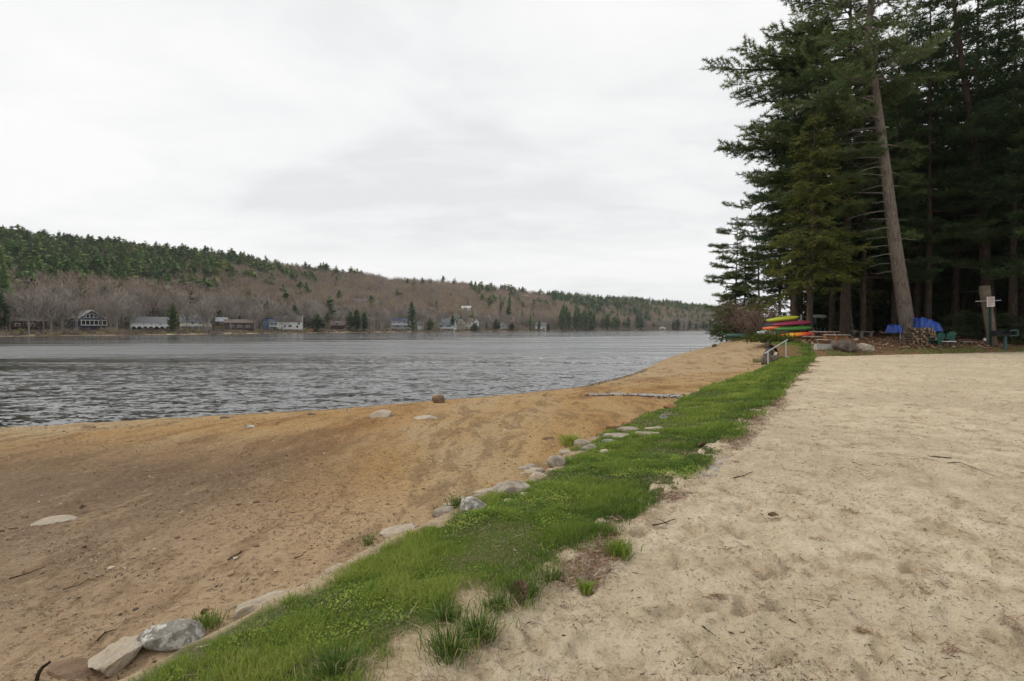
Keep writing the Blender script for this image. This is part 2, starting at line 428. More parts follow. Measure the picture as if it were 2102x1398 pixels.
M_twig_red = m_leaf('reddish_twigs', [(0.0, (0.12, 0.085, 0.07)), (0.5, (0.21, 0.145, 0.115)), (1.0, (0.31, 0.23, 0.18))], trans=0.0)
M_grass = m_leaf('grass_blades', [(0.0, (0.045, 0.095, 0.028)), (0.30, (0.130, 0.205, 0.038)), (0.60, (0.235, 0.315, 0.054)), (0.80, (0.34, 0.375, 0.09)), (0.9, (0.38, 0.32, 0.16)), (1.0, (0.52, 0.44, 0.27))], trans=0.35, spec=0.12, rough=0.7)
M_litter = m_leaf('litter_bits', [(0.0, (0.025, 0.018, 0.013)), (0.4, (0.085, 0.052, 0.032)), (0.7, (0.22, 0.105, 0.050)), (1.0, (0.50, 0.42, 0.32))], trans=0.0)
# built things
P = {}
def pc(name, col, rough=0.6, var=0.12, scale=2.0, spec=0.3, bmp=0.0):
    P[name] = m_plain(name, col, rough, var, scale, spec, bmp)
pc('white_paint', (0.74, 0.74, 0.72), 0.5); pc('white_siding', (0.68, 0.68, 0.65)); pc('cream_siding', (0.54, 0.49, 0.38)); pc('beige_siding', (0.30, 0.26, 0.20))
pc('grey_siding', (0.33, 0.34, 0.32)); pc('navy_siding', (0.045, 0.055, 0.10)); pc('blue_siding', (0.10, 0.15, 0.27)); pc('red_brown_siding', (0.075, 0.028, 0.024))
pc('brown_siding', (0.085, 0.058, 0.045)); pc('pale_blue_siding', (0.42, 0.45, 0.47)); pc('pink_siding', (0.50, 0.33, 0.27))
pc('dark_roof', (0.06, 0.06, 0.068)); pc('grey_roof', (0.12, 0.122, 0.13)); pc('brown_roof', (0.115, 0.085, 0.07)); pc('navy_roof', (0.045, 0.06, 0.10)); pc('slate_roof', (0.105, 0.115, 0.13)); pc('brown_tan_roof', (0.15, 0.115, 0.09))
pc('window_glass', (0.022, 0.026, 0.034), 0.08, spec=0.5); pc('brick', (0.28, 0.13, 0.09)); pc('weathered_deck', (0.15, 0.125, 0.105))
pc('concrete', (0.36, 0.345, 0.31), 0.9, 0.2, 4.0, 0.2, 0.4); pc('galvanised_steel', (0.52, 0.53, 0.54), 0.42, 0.1); pc('weathered_wood', (0.30, 0.28, 0.26), 0.85, 0.25, 9.0, 0.2, 0.3)
pc('orange_wood', (0.34, 0.15, 0.06), 0.7, 0.25, 9.0); pc('green_plastic', (0.024, 0.095, 0.072), 0.45, 0.08); pc('dark_green_paint', (0.02, 0.045, 0.038), 0.5); pc('teal_steel', (0.045, 0.10, 0.10), 0.6)
pc('black_iron', (0.018, 0.018, 0.02), 0.6); pc('blue_tarp', (0.014, 0.058, 0.30), 0.38, 0.18, 2.5, 0.5); pc('white_plastic', (0.72, 0.72, 0.70), 0.4)
pc('yellow_hull', (0.36, 0.38, 0.03), 0.35, 0.08); pc('maroon_hull', (0.22, 0.022, 0.055), 0.35, 0.08); pc('green_hull', (0.05, 0.17, 0.035), 0.35, 0.08); pc('orange_hull', (0.62, 0.13, 0.02), 0.35, 0.1)
pc('navy_hull', (0.03, 0.05, 0.10), 0.4); pc('pale_hull', (0.50, 0.56, 0.56), 0.4); pc('canoe_green', (0.012, 0.055, 0.035), 0.5); pc('hull_trim', (0.015, 0.015, 0.016), 0.5); pc('lilac_deck', (0.52, 0.36, 0.45), 0.35, 0.06)
pc('red_paint', (0.50, 0.045, 0.035), 0.5); pc('sign_face', (0.68, 0.66, 0.64), 0.5, 0.05); pc('sign_ink', (0.24, 0.06, 0.06), 0.6); pc('rope', (0.40, 0.36, 0.30), 0.9)
pc('firewood_bark', (0.12, 0.09, 0.065), 0.95, 0.35, 6.0, 0.1, 0.6); pc('firewood_cut', (0.30, 0.22, 0.145), 0.9, 0.25, 7.0, 0.1)
pc('pole_wood', (0.15, 0.125, 0.095), 0.9, 0.3, 5.0, 0.1, 0.5); pc('dead_leaf', (0.12, 0.07, 0.04), 0.8, 0.3, 30.0)
# two-tone kayak, orange into yellow along its length
m, t, b = mat('sunset_hull', 0.35, 0.4)
v = coords(t); sp = t.nodes.new('ShaderNodeSeparateXYZ'); t.links.new(v, sp.inputs[0])
f = mth(t, 'ADD', mth(t, 'ABSOLUTE', mth(t, 'MULTIPLY', mth(t, 'ADD', sp.outputs[0], 0.15), 0.75)), mth(t, 'MULTIPLY', mth(t, 'SUBTRACT', noise(t, v, 3.0, 3), 0.5), 0.5))
t.links.new(cramp(t, f, [(0.05, (0.66, 0.36, 0.03)), (0.42, (0.62, 0.17, 0.02)), (0.8, (0.48, 0.035, 0.02))]), b.inputs['Base Color'])
P['sunset_hull'] = m

# ------------------------------------------------------------------ terrain of the near shore
ZW = -1.4
def poly(pts):
    pts = np.array(sorted(pts, key=lambda p: p[1])); ys, xs = pts[:, 1], pts[:, 0]
    def f(Y):
        Y = np.asarray(Y, float); r = np.interp(Y, ys, xs)
        k0 = (xs[1] - xs[0]) / (ys[1] - ys[0]); k1 = (xs[-1] - xs[-2]) / (ys[-1] - ys[-2])
        r = np.where(Y < ys[0], xs[0] + (Y - ys[0]) * k0, r); return np.where(Y > ys[-1], xs[-1] + (Y - ys[-1]) * k1, r)
    return f
ll = [gp(x, y, -0.12) for x, y in ((235, 1398), (492, 1275), (688, 1168), (812, 1100), (910, 1052), (1030, 1008), (1120, 967), (1180, 917), (1290, 868), (1372, 833), (1440, 801), (1530, 769), (1572, 751))]
ll = [(p[0], p[1]) for p in ll] + [(14.3, 30.5), (16.2, 34.5), (17.4, 38.5), (19.5, 45.0), (25.0, 60.0), (36.0, 70.0), (60.0, 95.0), (100.0, 140.0)]
xl0 = poly(ll)
rr = [gp(x, y, 0.0) for x, y in ((930, 1398), (1080, 1262), (1205, 1168), (1290, 1100), (1345, 1050), (1415, 992), (1482, 938), (1560, 858), (1622, 795), (1655, 758), (1676, 734))]
rr = [(p[0], p[1]) for p in rr] + [(18.4, 34.5), (19.3, 37.0), (18.3, 39.5), (19.5, 45.0)]
xr0 = poly(rr)
ww = [gp(x, y, ZW) for x, y in ((0, 882), (220, 872), (450, 857), (700, 841), (897, 827), (1060, 810), (1180, 797), (1300, 768), (1345, 747), (1372, 735))]
ww = [(p[0], p[1]) for p in ww] + [(20.5, 64.0), (30.0, 71.5), (60.0, 98.0), (120.0, 158.0)]
xw0 = poly(ww)
def xl(Y): return xl0(Y) + 0.10 * (fbm(np.asarray(Y) * 3.3, 0 * np.asarray(Y), 6, 3) - 0.5) * np.clip(6 / (np.abs(np.asarray(Y)) + 1), 0, 1) + 0.16 * (fbm(np.asarray(Y) * 0.9, 0 * np.asarray(Y), 5, 3) - 0.5) * np.clip(np.asarray(Y) / 6, 0.5, 2)
def xr(Y): return xr0(Y) + 0.18 * (fbm(np.asarray(Y) * 1.1, 0 * np.asarray(Y), 9, 4) - 0.5) * np.clip(np.asarray(Y) / 6, 0.5, 1.2)
def xw(Y): return xw0(Y)
def yedge(X): return 32.8 + np.clip(np.asarray(X, float) - 17.7, 0, 60) * 0.387
def upland(X, Y):
    d = np.maximum(np.asarray(Y, float) - yedge(X), 0)
    return 0.45 * (1 - np.exp(-d / 1.1)) + 0.30 * sstep(d / 9) + 0.012 * d
def beach_z(X, Y):
    X = np.asarray(X, float); Y = np.asarray(Y, float)
    a = xw(Y); b_ = xl(Y); t = (X - a) / (b_ - a)
    zl = -0.27 + (upland(b_, Y) + 0.12) * sstep(Y, 31, 40)
    z = np.where(t > 0, ZW + (zl - ZW) * np.clip(t, 0, 1.2) ** 0.9, ZW + np.clip(t, -1, 0) * (b_ - a) * 0.06)
    z = z + (fbm(X * 0.5, Y * 0.5, 21, 4) - 0.5) * 0.10 * np.clip(t * 6, 0.25, 1)
    return z
def terrain(X, Y):
    X = np.asarray(X, float); Y = np.asarray(Y, float)
    w = np.clip((X - xl(Y)) / np.maximum(xr(Y) - xl(Y), 0.3), 0, 1)
    lawn = upland(X, Y) - 0.13 * (1 - w) ** 2 * (Y < 36)
    return np.where(X < xl(Y), beach_z(X, Y), lawn)
def hit(px, py, y0=1.2, y1=110.0):
    d = ray(px, py); Ys = np.geomspace(y0, y1, 1600); s = Ys / d[1]
    Pt = np.array((0, 0, HC)) + s[:, None] * d
    g = np.maximum(terrain(Pt[:, 0], Pt[:, 1]), ZW)
    k = np.nonzero(Pt[:, 2] < g)[0]
    if not len(k): return Pt[-1]
    p = Pt[k[0]].copy(); p[2] = float(g[k[0]]); return p

rows = np.concatenate([[-14, -10, -7, -5, -3, -1.6, -0.6, 0.2, 0.8], np.geomspace(1.2, 62, 470), np.linspace(63, 150, 60)])
kf = np.arange(-1.15, 1.1501, 0.0062)
ks = np.concatenate([[-40, -24, -14, -9, -6, -4, -3, -2.2, -1.6, -1.3], kf, [1.3, 1.6, 2.2, 3, 4, 6, 9, 14, 24, 40]])
def sheet(name, lo, hi, zf, material, rsel, tintf=None, kind='structure', skew=None):
    Y = rows[rsel]; X = ks[None, :] * np.maximum(Y, 2.0)[:, None]
    a = lo(Y)[:, None]; b_ = hi(Y)[:, None]
    X = np.clip(X, a, b_); YY = np.repeat(Y[:, None], X.shape[1], 1)
    if skew is not None: YY = skew(X, YY)
    Z = zf(X, YY)
    n, m_ = X.shape
    idx = np.arange(n * m_).reshape(n, m_)
    q = np.stack([idx[:-1, :-1], idx[:-1, 1:], idx[1:, 1:], idx[1:, :-1]], -1).reshape(-1, 4)
    Xf = X.ravel()
    ok = (Xf[q[:, 1]] - Xf[q[:, 0]] > 1e-6) | (Xf[q[:, 2]] - Xf[q[:, 3]] > 1e-6)
    mb = MB(); mb.add(np.stack([Xf, YY.ravel(), Z.ravel()], 1), q[ok], tintf(Xf, YY.ravel()) if tintf else 0.0)
    o = mb.build(name, material, smooth=True); o['kind'] = kind
    return o
def near(Y): return np.clip(1.4 - Y / 22, 0.15, 1)
def beach_s(X, Y):
    n_ = (fbm(X * 2.3, Y * 2.3, 31, 4) - 0.5) * 0.07 + (fbm(X * 9, Y * 9, 37, 3) - 0.5) * 0.045
    return beach_z(X, Y) + n_ * near(Y) * np.clip((X - xw(Y)) / 3, 0.1, 1)
sheet('beach', lambda Y: xw(Y) - 9, lambda Y: xl(Y) + 0.12, beach_s, m_beach, slice(0, None))
def bare(X, Y):
    """how bare the turf is: sand shows towards the court and near the photographer"""
    w = (X - xl(Y)) / np.maximum(xr(Y) - xl(Y), 0.2)
    n_ = fbm(X * 1.3, Y * 1.3, 51, 4)
    far = sstep(Y, 3.3, 5.0)
    k = sstep(w + (n_ - 0.5) * (1.1 - 0.9 * far), 0.70 + 0.22 * far, 0.92 + 0.12 * far)
    k2 = sstep((n_ - 0.5) * 2.2 - w * 1.2, 0.10, 0.35) * (Y < 9) * 0.8
    return np.clip(np.maximum(np.maximum(k, k2), (1 - sstep(w + (fbm(X * 4, Y * 4, 57, 3) - 0.5) * 0.35, -0.02, 0.13)) * (Y < 9)), 0, 1)
sheet('lawn', xl, lambda Y: xr(Y) + 0.05, lambda X, Y: terrain(np.maximum(X, xl(Y) + 1e-4), Y) + (fbm(X * 3, Y * 3, 41, 4) - 0.5) * 0.05 * near(Y) * np.clip((xr(Y) - X) * 3, 0, 1) + 0.012 - 0.05 * sstep(X - xr(Y), -0.30, 0.04), m_turf, np.nonzero(rows < 39.4)[0], bare)
_fr = np.random.default_rng(33); FEET = []
for _ in range(46):   # short trails of footprints
    fy = 1.9 * math.exp(_fr.uniform(0, 2.3)); fx = _fr.uniform(0.0, 1.0) * fy; fa = _fr.uniform(0, 6.28)
    for k in range(int(_fr.integers(3, 11))):
        FEET.append((fx + math.cos(fa) * 0.62 * k - math.sin(fa) * 0.11 * (-1) ** k, fy + math.sin(fa) * 0.62 * k + math.cos(fa) * 0.11 * (-1) ** k, fa + _fr.normal(0, 0.15), _fr.uniform(0.5, 1.0)))
def court_s(X, Y):
    X = np.asarray(X, float); Y = np.asarray(Y, float); ft = np.zeros(np.broadcast(X, Y).shape)
    for (fx, fy, fa, fd) in FEET:
        k = (np.abs(X - fx) < 0.30) & (np.abs(Y - fy) < 0.30)
        if not k.any(): continue
        dx, dy = X[k] - fx, Y[k] - fy; u = (dx * math.cos(fa) + dy * math.sin(fa)) / 0.155; v_ = (-dx * math.sin(fa) + dy * math.cos(fa)) / 0.062; r_ = np.sqrt(u * u + v_ * v_)
        ft[k] += fd * (-0.034 * (1 - sstep(r_, 0.55, 1.05)) + 0.013 * np.exp(-((r_ - 1.28) / 0.28) ** 2))
    return court_base(X, Y) + ft
def court_base(X, Y):
    A = np.clip(1.3 - Y / 45, 0.3, 1)
    z = (fbm(X * 1.3, Y * 1.3, 61, 3) - 0.5) * 0.05 + (fbm(X * 4.5, Y * 4.5, 67, 3) - 0.5) * 0.06 + (fbm(X * 12, Y * 12, 71, 3) - 0.5) * 0.052
    return z * A + 0.004
sheet('sand_court', lambda Y: xr(Y) - 0.35, lambda Y: np.full_like(Y, 62.0), court_s, m_sand, np.nonzero(rows < 32.9)[0], None, 'structure', lambda X, Y: np.where(Y > 0, Y * yedge(X) / 32.8, Y))
# wood floor beyond the court
dd = np.concatenate([np.linspace(-0.12, 6, 50), np.linspace(6.3, 120, 90)])
mbw = MB(); cc = np.linspace(0, 1, 170) ** 1.6
Xg = np.zeros((len(dd), len(cc))); Yg = Xg.copy()
for i, d_ in enumerate(dd):
    x0 = float(xl(32.8 + d_)) - 0.1; Xg[i] = x0 + cc * (150 - x0); Yg[i] = yedge(Xg[i]) + d_
Zg = upland(Xg, Yg) + (fbm(Xg * 0.8, Yg * 0.8, 81, 4) - 0.5) * 0.16 * np.clip(Yg - yedge(Xg), 0, 1.5) + (fbm(Xg * 5, Yg * 5, 83, 3) - 0.5) * 0.05 - 0.004
idx = np.arange(Xg.size).reshape(Xg.shape)
q = np.stack([idx[:-1, :-1], idx[:-1, 1:], idx[1:, 1:], idx[1:, :-1]], -1).reshape(-1, 4)
mbw.add(np.stack([Xg.ravel(), Yg.ravel(), Zg.ravel()], 1), q)
mbw.build('wood_floor', m_floor, smooth=True)['kind'] = 'structure'
# lake
mb = MB(); mb.add([(-4000, -400, ZW), (4000, -400, ZW), (4000, 5000, ZW), (-4000, 5000, ZW)], [(0, 1, 2, 3)])
mb.build('water', m_water)['kind'] = 'structure'
mb = MB(); mb.add([(-9000, -9000, -6), (9000, -9000, -6), (9000, 12000, -6), (-9000, 12000, -6)], [(0, 1, 2, 3)])
mb.build('ground', m_hill)['kind'] = 'structure'

# ------------------------------------------------------------------ far shore and hillside
rng = np.random.default_rng(7)
sx = np.array([-900, -500, 0, 240, 480, 700, 900, 1100, 1200, 1400, 1500, 1900, 2600]); sd = np.array([190, 195, 219, 258, 318, 420, 520, 690, 834, 1000, 1080, 1150, 1200.])
def Ysh(x): return np.interp(x, sx, sd)
kx = np.array([-900, -400, 0, 100, 200, 300, 400, 500, 600, 700, 800, 900, 1000, 1100, 1200, 1300, 1400, 1460, 1520, 1700, 2600])
ky = np.array([462, 462, 470, 481, 490, 500, 509, 520, 540, 553, 566, 573, 581, 594, 604, 610, 618, 628, 636, 645, 652.])
def sky_y(x): return np.interp(x, kx, ky)
def Lh(x): return np.interp(x, [-500, 0, 600, 1200, 2000], [330, 330, 400, 480, 480])
def hillz(x, d):
    """height of the far side: x = view column of its shoreline, d = metres behind the shoreline"""
    L = Lh(x); Yr = Ysh(x) + L
    th = np.where((x < 560) | (x > 965), 15.0, 13.0)
    zr = HC + (675 - sky_y(x)) / F * Yr - th
    v = np.clip((d - 34) / (L - 34), 0, 1)
    z = ZW - 0.05 + 2.7 * sstep(d, 0, 20) + (zr - 1.25) * v ** 1.12
    z = z - np.maximum(d - L, 0) * 0.12
    return z + (fbm(x * 0.012, d * 0.012, 91, 4) - 0.5) * 14 * sstep(d, 60, 200) * (1 - 0.6 * sstep(v, 0.7, 1))
gx = np.linspace(-900, 2600, 240); gd = np.concatenate([[-3], np.linspace(0, 40, 22), np.linspace(48, 900, 60)])
GX, GD = np.meshgrid(gx, gd); GY = Ysh(GX) + GD; HX = (GX - CX) / F * GY; HZ = hillz(GX, GD)
HZ[0] = ZW - 0.6
idx = np.arange(GX.size).reshape(GX.shape)
q = np.stack([idx[:-1, :-1], idx[:-1, 1:], idx[1:, 1:], idx[1:, :-1]], -1).reshape(-1, 4)
mb = MB(); mb.add(np.stack([HX.ravel(), GY.ravel(), HZ.ravel()], 1), q)
mb.build('hills', m_hill, smooth=True)['kind'] = 'structure'
# pale shoreline strip, drawn 4 cm above the soil
bd = np.linspace(-1.0, 6.5, 6); GX2, GD2 = np.meshgrid(np.linspace(-900, 1250, 200), bd)
GD2 = GD2 * (0.35 + 1.1 * fbm(GX2 * 0.05, GX2 * 0, 95, 3)); GY2 = Ysh(GX2) + GD2
idx = np.arange(GX2.size).reshape(GX2.shape); q = np.stack([idx[:-1, :-1], idx[:-1, 1:], idx[1:, 1:], idx[1:, :-1]], -1).reshape(-1, 4)
mb = MB(); mb.add(np.stack([((GX2 - CX) / F * GY2).ravel(), GY2.ravel(), (hillz(GX2, GD2) + 0.05).ravel()], 1), q)
mb.build('shore', m_shore, smooth=True)['kind'] = 'structure'
def hpos(px, d):
    Y = float(Ysh(px)) + d; return np.array(((px - CX) / F * Y, Y, float(hillz(np.float64(px), np.float64(d)))))
def hbase(px, py):
    """distance behind the shoreline at which the hillside shows at this height in the view"""
    ds = np.linspace(12, 420, 600); Y = Ysh(px) + ds; z = hillz(np.full_like(ds, px), ds)
    y = proj(np.stack([(px - CX) / F * Y, Y, z], 1))[1]
    k = np.nonzero(y < py)[0]; return float(ds[k[0]]) if len(k) else 22.0

# far tree shapes (metres), built once as arrays
def tri_tufts(Pt, A, L, wd, spread, K, rg, zsq=1.0, jit=0.3):
    n = len(Pt); Pt = np.repeat(Pt, K, 0); A = np.repeat(A, K, 0); Lr = np.repeat(np.broadcast_to(L, (n,)), K) * rg.uniform(1 - jit, 1 + jit, n * K)
    r_ = rg.normal(size=(n * K, 3)) * spread; r_[:, 2] *= zsq
    D = A + r_; D /= np.linalg.norm(D, axis=1, keepdims=True) + 1e-9
    S = np.cross(D, rg.normal(size=(n * K, 3)) * np.array((1, 1, 1.0 / max(zsq, 0.2)))); S /= np.linalg.norm(S, axis=1, keepdims=True) + 1e-9
    S *= (np.repeat(np.broadcast_to(wd, (n,)), K) * 0.5)[:, None]
    V = np.stack([Pt - S, Pt + S, Pt + D * Lr[:, None]], 1).reshape(-1, 3)
    return V, np.arange(n * K * 3).reshape(-1, 3)
def far_conifer(rg, H, R0, n=150, flat=False):
    """ragged tiers of boughs round a thin stem"""
    V = []; h = H * (0.10 + 0.9 * np.sort(rg.uniform(0, 1, n)) ** 0.9)
    tier = np.round(h / 1.3) * 1.3; h = np.where(rg.uniform(size=n) < 0.75, tier + rg.normal(size=n) * 0.18, h)
    f = 1 - h / H; f = np.clip(f, 0.02, 1)
    az = rg.uniform(0, 2 * math.pi, n)
    rad = R0 * np.minimum(1.0, f * 1.9) ** 0.75 * (0.55 + 0.6 * rg.uniform(size=n)) * (0.75 + 0.35 * np.sin(az * 2 + rg.uniform(0, 6)))
    rad = np.where(h < H * 0.2, rad * 0.8, rad) + 0.25
    D = np.stack([np.cos(az), np.sin(az), 0.15 + 0.5 * (1 - f) - 0.35 * f * rg.uniform(size=n)], 1)
    A = np.stack([0 * h, 0 * h, h], 1); tip = A + D * rad[:, None]
    S = np.stack([-np.sin(az), np.cos(az), 0 * az], 1) * (rad * (0.30 + 0.25 * rg.uniform(size=n)))[:, None]
    mid = A * 0.45 + tip * 0.55; up = np.zeros_like(A); up[:, 2] = 0.22 * rad
    V = np.stack([A, mid - S, tip, mid + S + up], 1).reshape(-1, 3)
    return V, np.arange(4 * n).reshape(-1, 4)
def far_bare(rg, H, R0, n=120):
    """bare crown: slivers fanning up and out from forking limbs"""
    k = n
    c = rg.normal(size=(k, 3)) * np.array((R0 * 0.45, R0 * 0.45, H * 0.17)) + np.array((0, 0, H * 0.66))
    rr_ = np.linalg.norm(c[:, :2], axis=1)
    c[:, 2] = np.minimum(c[:, 2], H * (0.97 - 0.22 * (rr_ / R0) ** 2))
    A = np.stack([c[:, 0] * 0.22, c[:, 1] * 0.22, np.full(k, 1.4)], 1) + rg.normal(size=(k, 3)) * 0.55
    A /= np.linalg.norm(A, axis=1, keepdims=True); L = rg.uniform(1.4, 3.4, k)
    S = np.cross(A, rg.normal(size=(k, 3))); S /= np.linalg.norm(S, axis=1, keepdims=True); S *= rg.uniform(0.05, 0.13, k)[:, None]
    a = c - A * L[:, None] * 0.5; b_ = c + A * L[:, None] * 0.5
    return np.stack([a - S, a + S, b_ + S * 0.5, b_ - S * 0.5], 1).reshape(-1, 3), np.arange(4 * k).reshape(-1, 4)
def far_trunk(rg, H, r):
    a = rg.uniform(-0.4, 0.4, 2); P_ = np.array([(0, 0, -1.5), (a[0] * 0.3, a[1] * 0.3, H * 0.3), (a[0], a[1], H * 0.62), (a[0] * 1.6, a[1] * 1.6, H * 0.9)])
    return P_, np.array([r, r * 0.85, r * 0.55, r * 0.15])

# ---- houses: (name, label, x0, x1, y0, y1, d or None, gable, wall, roof, options)
HOUSES = []
clear = []
def house(label, x0, x1, y0, y1, gable='side', wall='white_siding', roof='dark_roof', name='house', hill=False, yaw=0.0, depth=None, rf=0.38, base=0.0,
          windows=(), deck=None, porch=None, chimney=None, dormers=(), door=None, arcade=0, trim=True, group=None, cat='house', balcony=None):
    xc = (x0 + x1) / 2
    d = hbase(xc, y1) if hill else 24.0
    p = hpos(xc, d); Y = p[1]; s = Y / F
    Wd = (x1 - x0) * s; zt = HC + (675 - y0) * s; zb = HC + (675 - y1) * s
    if hill: zb = min(zb, p[2] + 0.4)
    Hh = zt - zb; D = depth or max(6.0, Wd * 0.75)
    face = math.atan2(-p[0], p[1])
    o = empty(name, (p[0], p[1], zb), face + R(yaw), label, cat, group)
    clear.append((x0 - 3, x1 + 3, y0 - 2, y1 + 1, Y + 4))
    hr = Hh * rf; hw = Hh - hr; w2 = Wd / 2
    if deck: hb = hw * deck.get('z', 0.0)
    fz = -3.0
    m = MB()
    if gable == 'front':
        m.prism([(-w2, fz), (w2, fz), (w2, hw), (0, Hh - 0.1), (-w2, hw)], 0, D)
    elif gable == 'side':
        m.box((0, D / 2, (hw + fz) / 2), (Wd, D, hw - fz))
        m.add([(-w2, 0, hw), (-w2, D, hw), (-w2, D / 2, Hh - 0.1), (w2, 0, hw), (w2, D, hw), (w2, D / 2, Hh - 0.1)], [(0, 2, 1), (3, 4, 5)])
    else:
        m.box((0, D / 2, (Hh + fz) / 2), (Wd, D, Hh - fz))
    m.build('wall', P[wall], o)
    m = MB(); ov = 0.5; th = 0.28
    if gable == 'front':
        for sg in (-1, 1):
            sl = (Hh - hw) / w2
            m.add([(sg * (w2 + ov), -ov, hw - ov * sl), (0, -ov, Hh), (0, D + ov, Hh), (sg * (w2 + ov), D + ov, hw - ov * sl)] +
                  [(sg * (w2 + ov), -ov, hw - ov * sl + th), (0, -ov, Hh + th), (0, D + ov, Hh + th), (sg * (w2 + ov), D + ov, hw - ov * sl + th)],
                  [(0, 1, 2, 3), (4, 7, 6, 5), (0, 4, 5, 1), (2, 6, 7, 3), (0, 3, 7, 4)])
    elif gable == 'side':
        sl = (Hh - hw) / (D / 2)
        for sg in (-1, 1):
            y_e = D / 2 + sg * (D / 2 + ov)
            m.add([(-w2 - ov, y_e, hw - ov * sl), (w2 + ov, y_e, hw - ov * sl), (w2 + ov, D / 2, Hh), (-w2 - ov, D / 2, Hh),
                   (-w2 - ov, y_e, hw - ov * sl + th), (w2 + ov, y_e, hw - ov * sl + th), (w2 + ov, D / 2, Hh + th), (-w2 - ov, D / 2, Hh + th)],
                  [(0, 1, 2, 3), (4, 7, 6, 5), (0, 4, 5, 1), (1, 5, 6, 2), (0, 3, 7, 4)])
    else:
        m.box((0, D / 2, Hh + 0.12), (Wd + 1.0, D + 1.0, 0.24))
    rfo = m.build('roof', P[roof], o)
    if trim and gable == 'front':
        m = MB()
        for sg in (-1, 1):
            sl = (Hh - hw) / w2
            m.bar((sg * (w2 + ov), -ov - 0.08, hw - ov * sl + 0.05), (0, -ov - 0.08, Hh + 0.05), 0.14, 0.42)
        m.build('gable_trim', P['white_paint'], rfo)
    for (cx, cz, ww_, wh) in windows:
        xx = (cx - 0.5) * Wd; z = cz * Hh; a = ww_ * Wd; h_ = wh * Hh
        m = MB(); m.box((xx, -0.05, z), (a + 0.30, 0.12, h_ + 0.30), mat=0)
        m.box((xx, -0.09, z), (a, 0.12, h_), mat=1)
        if a > 1.6:
            for k in range(1, int(a / 1.1) + 1): m.box((xx - a / 2 + k * a / (int(a / 1.1) + 1), -0.12, z), (0.13, 0.12, h_), mat=0)
        m.build('window', [P['white_paint'], P['window_glass']], o)
    if door:
        m = MB(); m.box(((door[0] - 0.5) * Wd, -0.06, 1.05), (1.0, 0.14, 2.1)); m.build('door', P[door[1]], o)
    for (cx, cz, ww_, wh) in dormers:
        a = ww_ * Wd / 2; h_ = wh * Hh; xx = (cx - 0.5) * Wd; z = cz * Hh; yd = D * 0.16
        m = MB(); m.prism([(xx - a, z - h_ / 2), (xx + a, z - h_ / 2), (xx + a, z + h_ * 0.2), (xx, z + h_ / 2), (xx - a, z + h_ * 0.2)], yd, D * 0.5, mat=0)
        m.box((xx, yd - 0.05, z - h_ * 0.1), (a * 0.9, 0.14, h_ * 0.4), mat=1)
        dm = m.build('dormer', [P[wall], P['window_glass']], rfo)
        m = MB()
        for sg in (-1, 1): m.bar((xx + sg * (a + 0.2), yd - 0.2, z + h_ * 0.16), (xx, yd - 0.2, z + h_ * 0.56), 0.5, 0.2)
        m.build('dormer_roof', P['white_paint' if roof != 'white_paint' else wall], dm)
    if chimney:
        m = MB(); m.box(((chimney[0] - 0.5) * Wd, D * 0.4, Hh * (chimney[1] - 0.2)), (0.9, 0.9, Hh * 0.5)); m.build('chimney', P[chimney[2]], rfo)
    if deck:   # x range in house widths, height in house heights, depth in metres
        a, b_ = [(v - 0.5) * Wd for v in deck['x']]; z = deck['z'] * Hh; dp = deck.get('dp', 2.6); col = deck.get('col', 'white_paint')
        m = MB(); m.box(((a + b_) / 2, -dp / 2 - 0.02, z - 0.13), (b_ - a, dp, 0.26)); m.build('deck', P[col], o)
        m = MB(); n = max(4, int((b_ - a) / 0.42))
        m.box(((a + b_) / 2, -dp + 0.04, z + 1.02), (b_ - a, 0.10, 0.12)); m.box(((a + b_) / 2, -dp + 0.04, z + 0.18), (b_ - a, 0.08, 0.08))
        for k in range(n + 1): m.box((a + (b_ - a) * k / n, -dp + 0.04, z + 0.55), (0.14 if k % 4 else 0.2, 0.08, 0.95))
        m.build('railing', P[col], o)
        if z > 1.0:
            npst = max(2, deck.get('posts', int((b_ - a) / 3) + 1))
            for k in range(npst):
                m = MB(); xx = a + 0.15 + (b_ - a - 0.3) * k / (npst - 1); m.box((xx, -dp + 0.15, (z - 0.26 + fz) / 2), (0.26, 0.26, z - 0.26 - fz)); m.build('post', P[deck.get('pcol', col)], o)
        if deck.get('roof'):
            zz_ = deck['roof'] * Hh; m = MB(); m.box(((a + b_) / 2, -dp / 2, zz_ + 0.1), (b_ - a + 0.4, dp + 0.3, 0.2)); m.build('porch_roof', P[col], o)
            for k in range(4):
                m = MB(); xx = a + 0.15 + (b_ - a - 0.3) * k / 3; m.box((xx, -dp + 0.12, (z + zz_) / 2), (0.18, 0.18, zz_ - z)); m.build('porch_post', P[col], o)
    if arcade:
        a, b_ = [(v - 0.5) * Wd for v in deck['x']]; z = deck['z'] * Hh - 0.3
        m = MB(); m.box(((a + b_) / 2, -0.02, z / 2 - 0.5), (min(b_ - a, Wd) - 0.2, 0.06, z + 1.0)); m.build('undercroft_shade', P['navy_siding'], o)  # dark panel behind the arches: shade under the deck put in as colour
